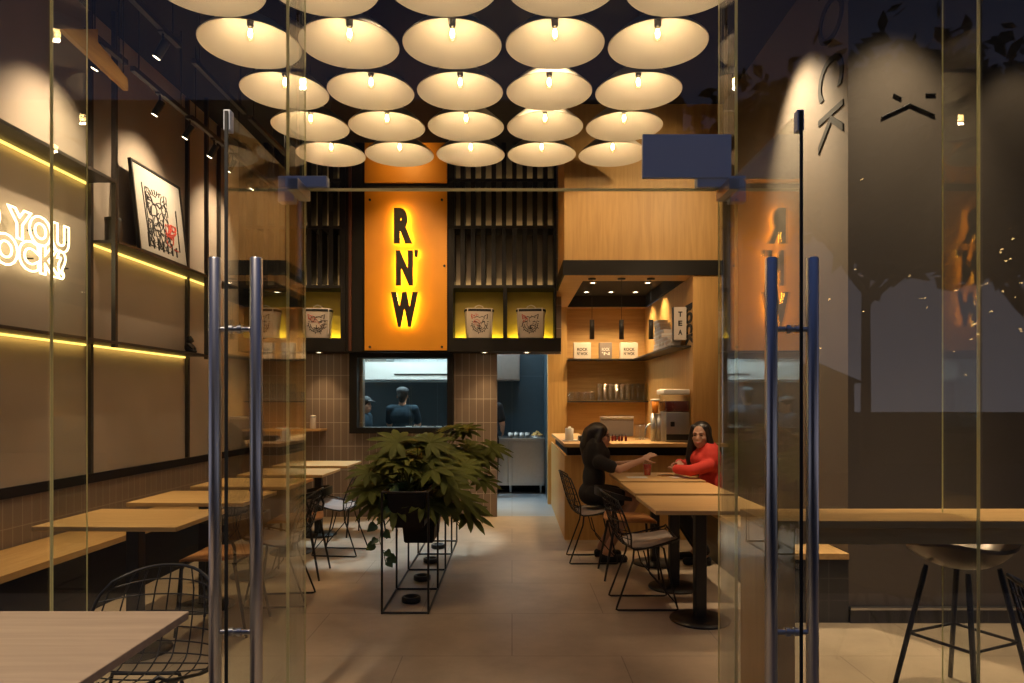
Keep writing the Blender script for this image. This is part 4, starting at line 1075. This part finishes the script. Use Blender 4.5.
def seated(name, lab, loc, rz, arms, headpos, yaw, pitch, top, bottom, seat=.45, lean=.0, bare_legs=False, k=1., legs=None, sleeve=1., nk=.155):
    t = thing(name, lab, 'person', loc, rz)
    body = MB(); hipz = seat+.118
    hips = [Vector((sx*.085,0,hipz)) for sx in (-1,1)]
    neck = Vector((0,lean,headpos[2]-nk)); chest = Vector((0,lean*.7-.01,hipz+.34)); waist = Vector((0,lean*.3,hipz+.14))
    sh = [Vector((sx*.158,lean,neck.z-.055)) for sx in (-1,1)]
    # torso
    def torso(mb, g):
        mb.ball((0,0,hipz),(.155+g,.115+g,.10+g)); mb.ball(waist,(.125+g,.09+g,.15+g)); mb.ball(chest,(.148+g,.10+g,.16+g))
        mb.caps(sh[0]*.82+sh[1]*.18,sh[1]*.82+sh[0]*.18,.055+g,.055+g); mb.ball((0,lean+.045,chest.z-.0),(.11+g,.06+g,.07+g))
    torso(body,0)
    hc = Vector(headpos)
    body.caps(neck-Vector((0,0,.05)), hc+Vector((0,-.012,-.06)), .050, .043)
    P, R = head(body, hc, yaw, pitch, .98)
    shirt = MB(); torso(shirt,.012)
    for i, (el, wr, hd, pn, cu) in enumerate(arms):
        el, wr = Vector(el), Vector(wr)
        limb(body,[sh[i],el,wr],[.040,.033,.024]); hand(body,wr,hd,pn,cu,.92)
        if sleeve >= 1: limb(shirt,[sh[i],el,lerp(el,wr,.84)],[.056,.048,.041])
        else: limb(shirt,[sh[i],lerp(sh[i],el,.62)],[.062,.056])
    lg = legs or [((sx*.10,.35,seat+.085),(sx*.10,.11,.095)) for sx in (-1,1)]
    pants = MB(); pants.ball((0,0,hipz-.01),(.165,.125,.10))
    shoe = []
    for i, (kn, an) in enumerate(lg):
        limb(body,[hips[i],kn,an],[.080,.054,.037]); kn = Vector(kn); an = Vector(an)
        body.caps(an, an+Vector((0,.05,-.045)),.035,.03); body.caps(an+Vector((0,-.03,-.05)),an+Vector((0,.14,-.06)),.032,.026)
        if bare_legs: limb(pants,[hips[i],lerp(hips[i],kn,.6)],[.092,.082])
        else: limb(pants,[hips[i],kn,an+Vector((0,0,.03))],[.090,.066,.052])
        s_m = MB().caps(an+Vector((0,-.03,-.052)),an+Vector((0,.15,-.058)),.038,.033); s_m.box(an.x-.03,an.x+.03,an.y-.06,an.y+.17,an.z-.09,an.z-.075); shoe.append(s_m)
    bo = blob_mesh(body,'body','skin',t,.0065)
    blob_mesh(shirt,'sweater' if sleeve >= 1 else 'top',top,t,.010); blob_mesh(pants,'trousers' if not bare_legs else 'shorts',bottom,t,.012)
    for m_ in shoe: blob_mesh(m_,'shoe','black_cloth',t,.010)
    face_parts(P,R,t,.98)
    return t, P, R, hc
# red sweater: long dark hair over her shoulder, arms folded on the table, looking to the street
arms = [((-.215,.25,.818),(-.03,.345,.815),(1,-.05,.04),(0,.2,-1),.3), ((.205,.23,.818),(.035,.285,.862),(-1,.10,-.1),(0,.2,-1),.3)]
t, P, R, hc = seated('person','seated woman in a red sweater with long dark hair, arms folded on the table',(1.745,5.92,0),PI/2,arms,(-.02,.115,1.10),1.02,-.02,'red_knit','black_cloth',.44,.085,nk=.19)
h = MB(); h.ball(P(0,-.026,.046),(.086,.094,.084),18,12,R)
for sx in (-1,1):
    limb(h,[P(sx*.055,.028,.075),P(sx*.078,.012,.0),P(sx*.088,-.005,-.10),P(sx*.10,-.01,-.20),P(sx*.095,0.0,-.30)],[.028,.024,.036,.040,.022])
limb(h,[P(0,-.07,.03),P(0,-.085,-.08),P(0,-.085,-.20),P(.0,-.06,-.33)],[.075,.075,.085,.05])
blob_mesh(h,'hair','hair_dark',t,.008)
# woman in black, back three-quarter, hands raised in talk
arms = [((-.20,.20,.815),(-.09,.40,.85),(.25,.9,.35),(.6,0,-.8),.25), ((.20,.20,.815),(.10,.42,.89),(-.2,.85,.45),(-.6,.2,-.7),.25)]
t, P, R, hc = seated('person','seated woman in a black top with dark shoulder-length hair, gesturing over the table',(.71,6.02,0),-PI/2,arms,(0,.06,1.085),-.15,-.05,'black_cloth','black_cloth',.47,.04,True,sleeve=.5,
     legs=[((-.10,.34,.545),(-.10,.09,.095)),((.10,.35,.545),(.11,.11,.095))])
h = MB(); h.ball(P(0,-.024,.044),(.090,.098,.086),18,12,R)
for sx in (-1,1): limb(h,[P(sx*.06,.02,.07),P(sx*.084,-.005,-.01),P(sx*.092,-.02,-.11),P(sx*.085,-.02,-.20)],[.03,.032,.042,.026])
limb(h,[P(0,-.075,.02),P(0,-.09,-.09),P(0,-.08,-.22)],[.078,.084,.06])
blob_mesh(h,'hair','hair_dark',t,.008)
# kitchen staff
def standing(lab, loc, rz, H, top, bottom, arms, yaw=0, cap=True, apron=False):
    t = thing('person', lab, 'person', loc, rz); k = H/1.66
    V = lambda x,y,z: Vector((x*k,y*k,z*k))
    body, shirt, pants = MB(), MB(), MB(); shoes = []
    sh = [V(sx*.175,0,1.345) for sx in (-1,1)]
    def torso(mb,g):
        mb.ball(V(0,0,.90),(.155+g,.11+g,.13+g)); mb.ball(V(0,0,1.06),(.14+g,.095+g,.17+g)); mb.ball(V(0,0,1.25),(.165+g,.105+g,.15+g)); mb.caps(sh[0],sh[1],.055+g,.055+g)
    torso(body,0); torso(shirt,.014)
    hc = V(0,.02,1.545); body.caps(V(0,0,1.36),hc+Vector((0,-.01,-.06)),.056,.05); P,R = head(body,hc,yaw,0,1.0)
    for i,(el,wr,hd,pn) in enumerate(arms):
        el,wr = V(*el),V(*wr); limb(body,[sh[i],el,wr],[.052,.042,.029]); hand(body,wr,hd,pn,.4,1.)
        limb(shirt,[sh[i],lerp(sh[i],el,.72)],[.070,.064])
    for i,sx in enumerate((-1,1)):
        hp,kn,an = V(sx*.09,0,.86),V(sx*.10,.02,.47),V(sx*.10,-.01,.085); limb(body,[hp,kn,an],[.085,.058,.040]); body.caps(an+Vector((0,-.03,-.045)),an+Vector((0,.15,-.055)),.034,.026)
        limb(pants,[hp,kn,an+Vector((0,0,.02))],[.096,.072,.058]); shoes.append(MB().caps(an+Vector((0,-.03,-.045)),an+Vector((0,.16,-.05)),.042,.036))
    pants.ball(V(0,0,.87),(.168,.122,.11))
    blob_mesh(body,'body','skin',t,.0075); blob_mesh(shirt,'shirt',top,t,.011); blob_mesh(pants,'trousers',bottom,t,.012)
    for s in shoes: blob_mesh(s,'shoe','black_cloth',t,.012)
    h = MB(); h.ball(P(0,-.018,.042),(.082,.098,.083),18,12,R); h.caps(P(0,-.06,.0),P(0,-.055,-.05),.06,.05); blob_mesh(h,'hair','hair_dark',t,.009)
    if cap:
        c = MB(); c.ball(P(0,-.008,.075),(.090,.106,.060),20,10,R); c.ball(P(0,.10,.055),(.065,.055,.010),16,8,R); blob_mesh(c,'cap','grey_cap',t,.008)
    face_parts(P,R,t)
    return t
front_arms = [((-.22,.14,1.12),(-.13,.36,1.06),(0,1,-.1),(0,0,-1)),((.22,.14,1.12),(.13,.36,1.06),(0,1,-.1),(0,0,-1))]
standing('cook in a navy shirt and grey cap seen from behind in the pass window',(-1.56,9.72,0),0,1.58,'navy_cloth','black_cloth',front_arms)
standing('cook turned sideways at the edge of the pass window, pale cap and dark shirt',(-2.10,9.66,0),-PI/2-.2,1.44,'navy_cloth','black_cloth',[((-.225,-.03,1.08),(-.215,.10,.88),(0,.7,-.7),(1,0,0)),((.225,-.03,1.08),(.215,.10,.88),(0,.7,-.7),(-1,0,0))],cap=True)
hang = [((-.235,-.02,1.08),(-.22,.12,.90),(0,.7,-.7),(1,0,0)),((.235,-.0,1.10),(.20,.17,.99),(0,.9,-.3),(-1,0,0))]
standing('kitchen worker in black half hidden behind the brown tiled pillar',(-.365,9.90,0),-.2,1.62,'black_cloth','black_cloth',hang,cap=False)

# ------------------------------------------------------------------ street side, seen only as reflections in the glass
def tree(lab, base, H, seed, spread, lean=(0,0)):
    r = random.Random(seed); t = thing('street_tree', lab, 'tree', base); b, l = MB(), MB()
    def leaf_cloud(p, n, R):
        for k in range(n):
            q = p+Vector((r.gauss(0,R),r.gauss(0,R),r.gauss(0,R*.8))); a = Vector((r.uniform(-1,1),r.uniform(-1,1),r.uniform(-1,.4))).normalized(); s = a.orthogonal().normalized(); S = r.uniform(.20,.42)
            l.add([q-a*S*.6,q+s*S*.28+a*S*.0,q+a*S*.7,q-s*S*.28],[(0,1,2,3)])
    def br(p, d, L, rad, lv):
        pts = [p]; dd = d
        for k in range(4): dd = (dd+Vector((r.uniform(-.18,.18),r.uniform(-.18,.18),r.uniform(-.05,.14)))).normalized(); pts.append(pts[-1]+dd*L/4)
        b.tube(pts,[rad*(1-.13*i) for i in range(5)],7)
        if lv == 0: leaf_cloud(pts[-1],190,spread*.27); leaf_cloud(pts[2],70,spread*.24); return
        for k in range(3 if lv < 3 else 4):
            a = r.uniform(0,6.3); nd = (dd*.7+Vector((math.cos(a),math.sin(a),r.uniform(-.1,.5)))*.75).normalized(); br(pts[-1] if k else pts[3], nd, L*.68, rad*.5, lv-1)
    b0 = Vector((0,0,0)); b.tube([b0,Vector((lean[0]*.4,lean[1]*.4,H*.22)),Vector((lean[0],lean[1],H*.42))],[.12,.095,.085],9)
    for k in range(5):
        a = 2*PI*k/5+r.random(); br(Vector((lean[0],lean[1],H*(.36+.012*k))), Vector((math.cos(a)*.8,math.sin(a)*.8,.75)).normalized(), H*.22, .075, 2)
    b.build('trunk', M['bark_tree'], t); l.build('foliage', M['foliage_night'], t); return t
tree('street tree with bare lower trunk, reflected in the glass beside the door handle', (7.5,-8.6,0), 9.6, 2, 2.4)
tree('street tree wound with fairy lights, reflected in the glass', (6.1,-1.5,0), 5.3, 5, .95, (-.25,0))
r = random.Random(8); b = MB()
for k in range(170):
    q = k/170; a = q*40; 
    if k < 70: p = Vector((6.1-.25*q*2.4+.14*math.cos(a), -1.5+.14*math.sin(a), .3+q*5.0))
    else: p = Vector((r.gauss(5.4,.7), r.gauss(-1.7,.4), r.gauss(2.9,.55)))
    b.ball(p,.0075,6,4)
o = b.build('fairy_lights', M['fairy']); tag(o, 'warm fairy lights strung through the reflected street trees', 'fairy lights'); o['kind'] = 'stuff'
g = thing('garden_hut','low dark brick hut across the pavement, reflected beside the door handle','hut',(6.0,-8.3,0))
MB().box(-.9,.7,-.8,.8,0,1.75).build('wall', M['stone_wall'], g); MB().add([(-1.05,-.95,1.75),(.85,-.95,1.75),(.85,.95,1.75),(-1.05,.95,1.75),(-.1,-.95,2.15),(-.1,.95,2.15)],[(0,1,2,3),(0,4,1),(3,2,5),(0,3,5,4),(1,4,5,2)]).build('roof', M['black_panel'], g)
o = MB().box(-9,16,-9.6,-9.3,0,1.15).build('garden_wall', M['stone_wall']); o['kind'] = 'structure'
o = MB().box(-16,4.6,-14,-12.5,0,9.5).build('street_building_wall', M['stone_wall']); o['kind'] = 'structure'
# canopy light over the terrace
# extra room light
light('SPOT', (-1.2,1.55,3.6), 260, (1,.78,.55), aim=(-1.4,1.7,0), size=.05, angle=75, blend=.8)
light('SPOT', (2.42,3.85,4.15), 105, (1,.74,.48), aim=(2.42,4.30,2.4), size=.05, angle=66, blend=1.)
light('SPOT', (1.62,5.1,4.2), 420, (1,.74,.48), aim=(2.13,5.0,2.9), size=.05, angle=76, blend=.9)
light('SPOT', (3.2,3.9,4.0), 18, (1,.74,.48), aim=(3.2,4.30,2.3), size=.03, angle=58, blend=.6)
light('SPOT', (-1.2,6.9,4.2), 400, (.66,.84,1), aim=(-1.3,6.85,0), size=.1, angle=33, blend=.15)  # added cool spot without a fixture, throws the pale patch on the floor

light('SPOT', (2.5,3.2,4.25), 260, (1,.72,.44), aim=(2.5,3.2,0), size=.05, angle=50, blend=.8)
light('SPOT', (1.9,5.0,3.95), 75, (1,.68,.36), aim=(1.25,6.95,3.1), size=.05, angle=70, blend=.8)
light('SPOT', (.2,5.2,4.25), 70, (1,.68,.38), aim=(.3,5.9,0), size=.05, angle=60, blend=.9)
light('SPOT', (-.6,6.4,4.2), 60, (1,.68,.40), aim=(-.9,8.2,1.6), size=.05, angle=60, blend=.9)
light('SPOT', (-.75,3.9,4.2), 70, (1,.72,.45), aim=(-.65,5.0,.9), size=.05, angle=34, blend=.8)
# added amber board, a reflection in the glass built as a solid shape
of = thing('reflection_board', 'slanting amber board standing in for a reflection of oak in the glass', 'reflection', (0,0,0))
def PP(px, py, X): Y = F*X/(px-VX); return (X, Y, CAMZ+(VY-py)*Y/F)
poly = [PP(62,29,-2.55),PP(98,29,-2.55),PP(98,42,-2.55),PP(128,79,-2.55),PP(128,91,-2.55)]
MB().add(poly+[(x-.03,y,z) for x,y,z in poly], [(4,3,2,1,0),(5,6,7,8,9)]+[(i,(i+1)%5,5+(i+1)%5,5+i) for i in range(5)]).build('board', M['reflection_amber'], of)
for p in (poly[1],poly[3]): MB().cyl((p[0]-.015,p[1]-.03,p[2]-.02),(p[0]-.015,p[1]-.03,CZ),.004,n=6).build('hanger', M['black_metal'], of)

light('SPOT', (.9,5.0,3.7), 60, (1,.72,.44), aim=(1.6,7.1,2.1), size=.04, angle=30, blend=.8)
light('SPOT', (.3,4.6,4.2), 110, (1,.70,.40), aim=(.2,4.7,0), size=.05, angle=62, blend=.9)
light('SPOT', (-.3,6.0,4.2), 50, (1,.70,.42), aim=(-.15,7.9,2.4), size=.05, angle=36, blend=.8)
light('SPOT', (-2.1,6.3,4.2), 50, (1,.70,.42), aim=(-2.4,7.95,2.2), size=.05, angle=36, blend=.8)
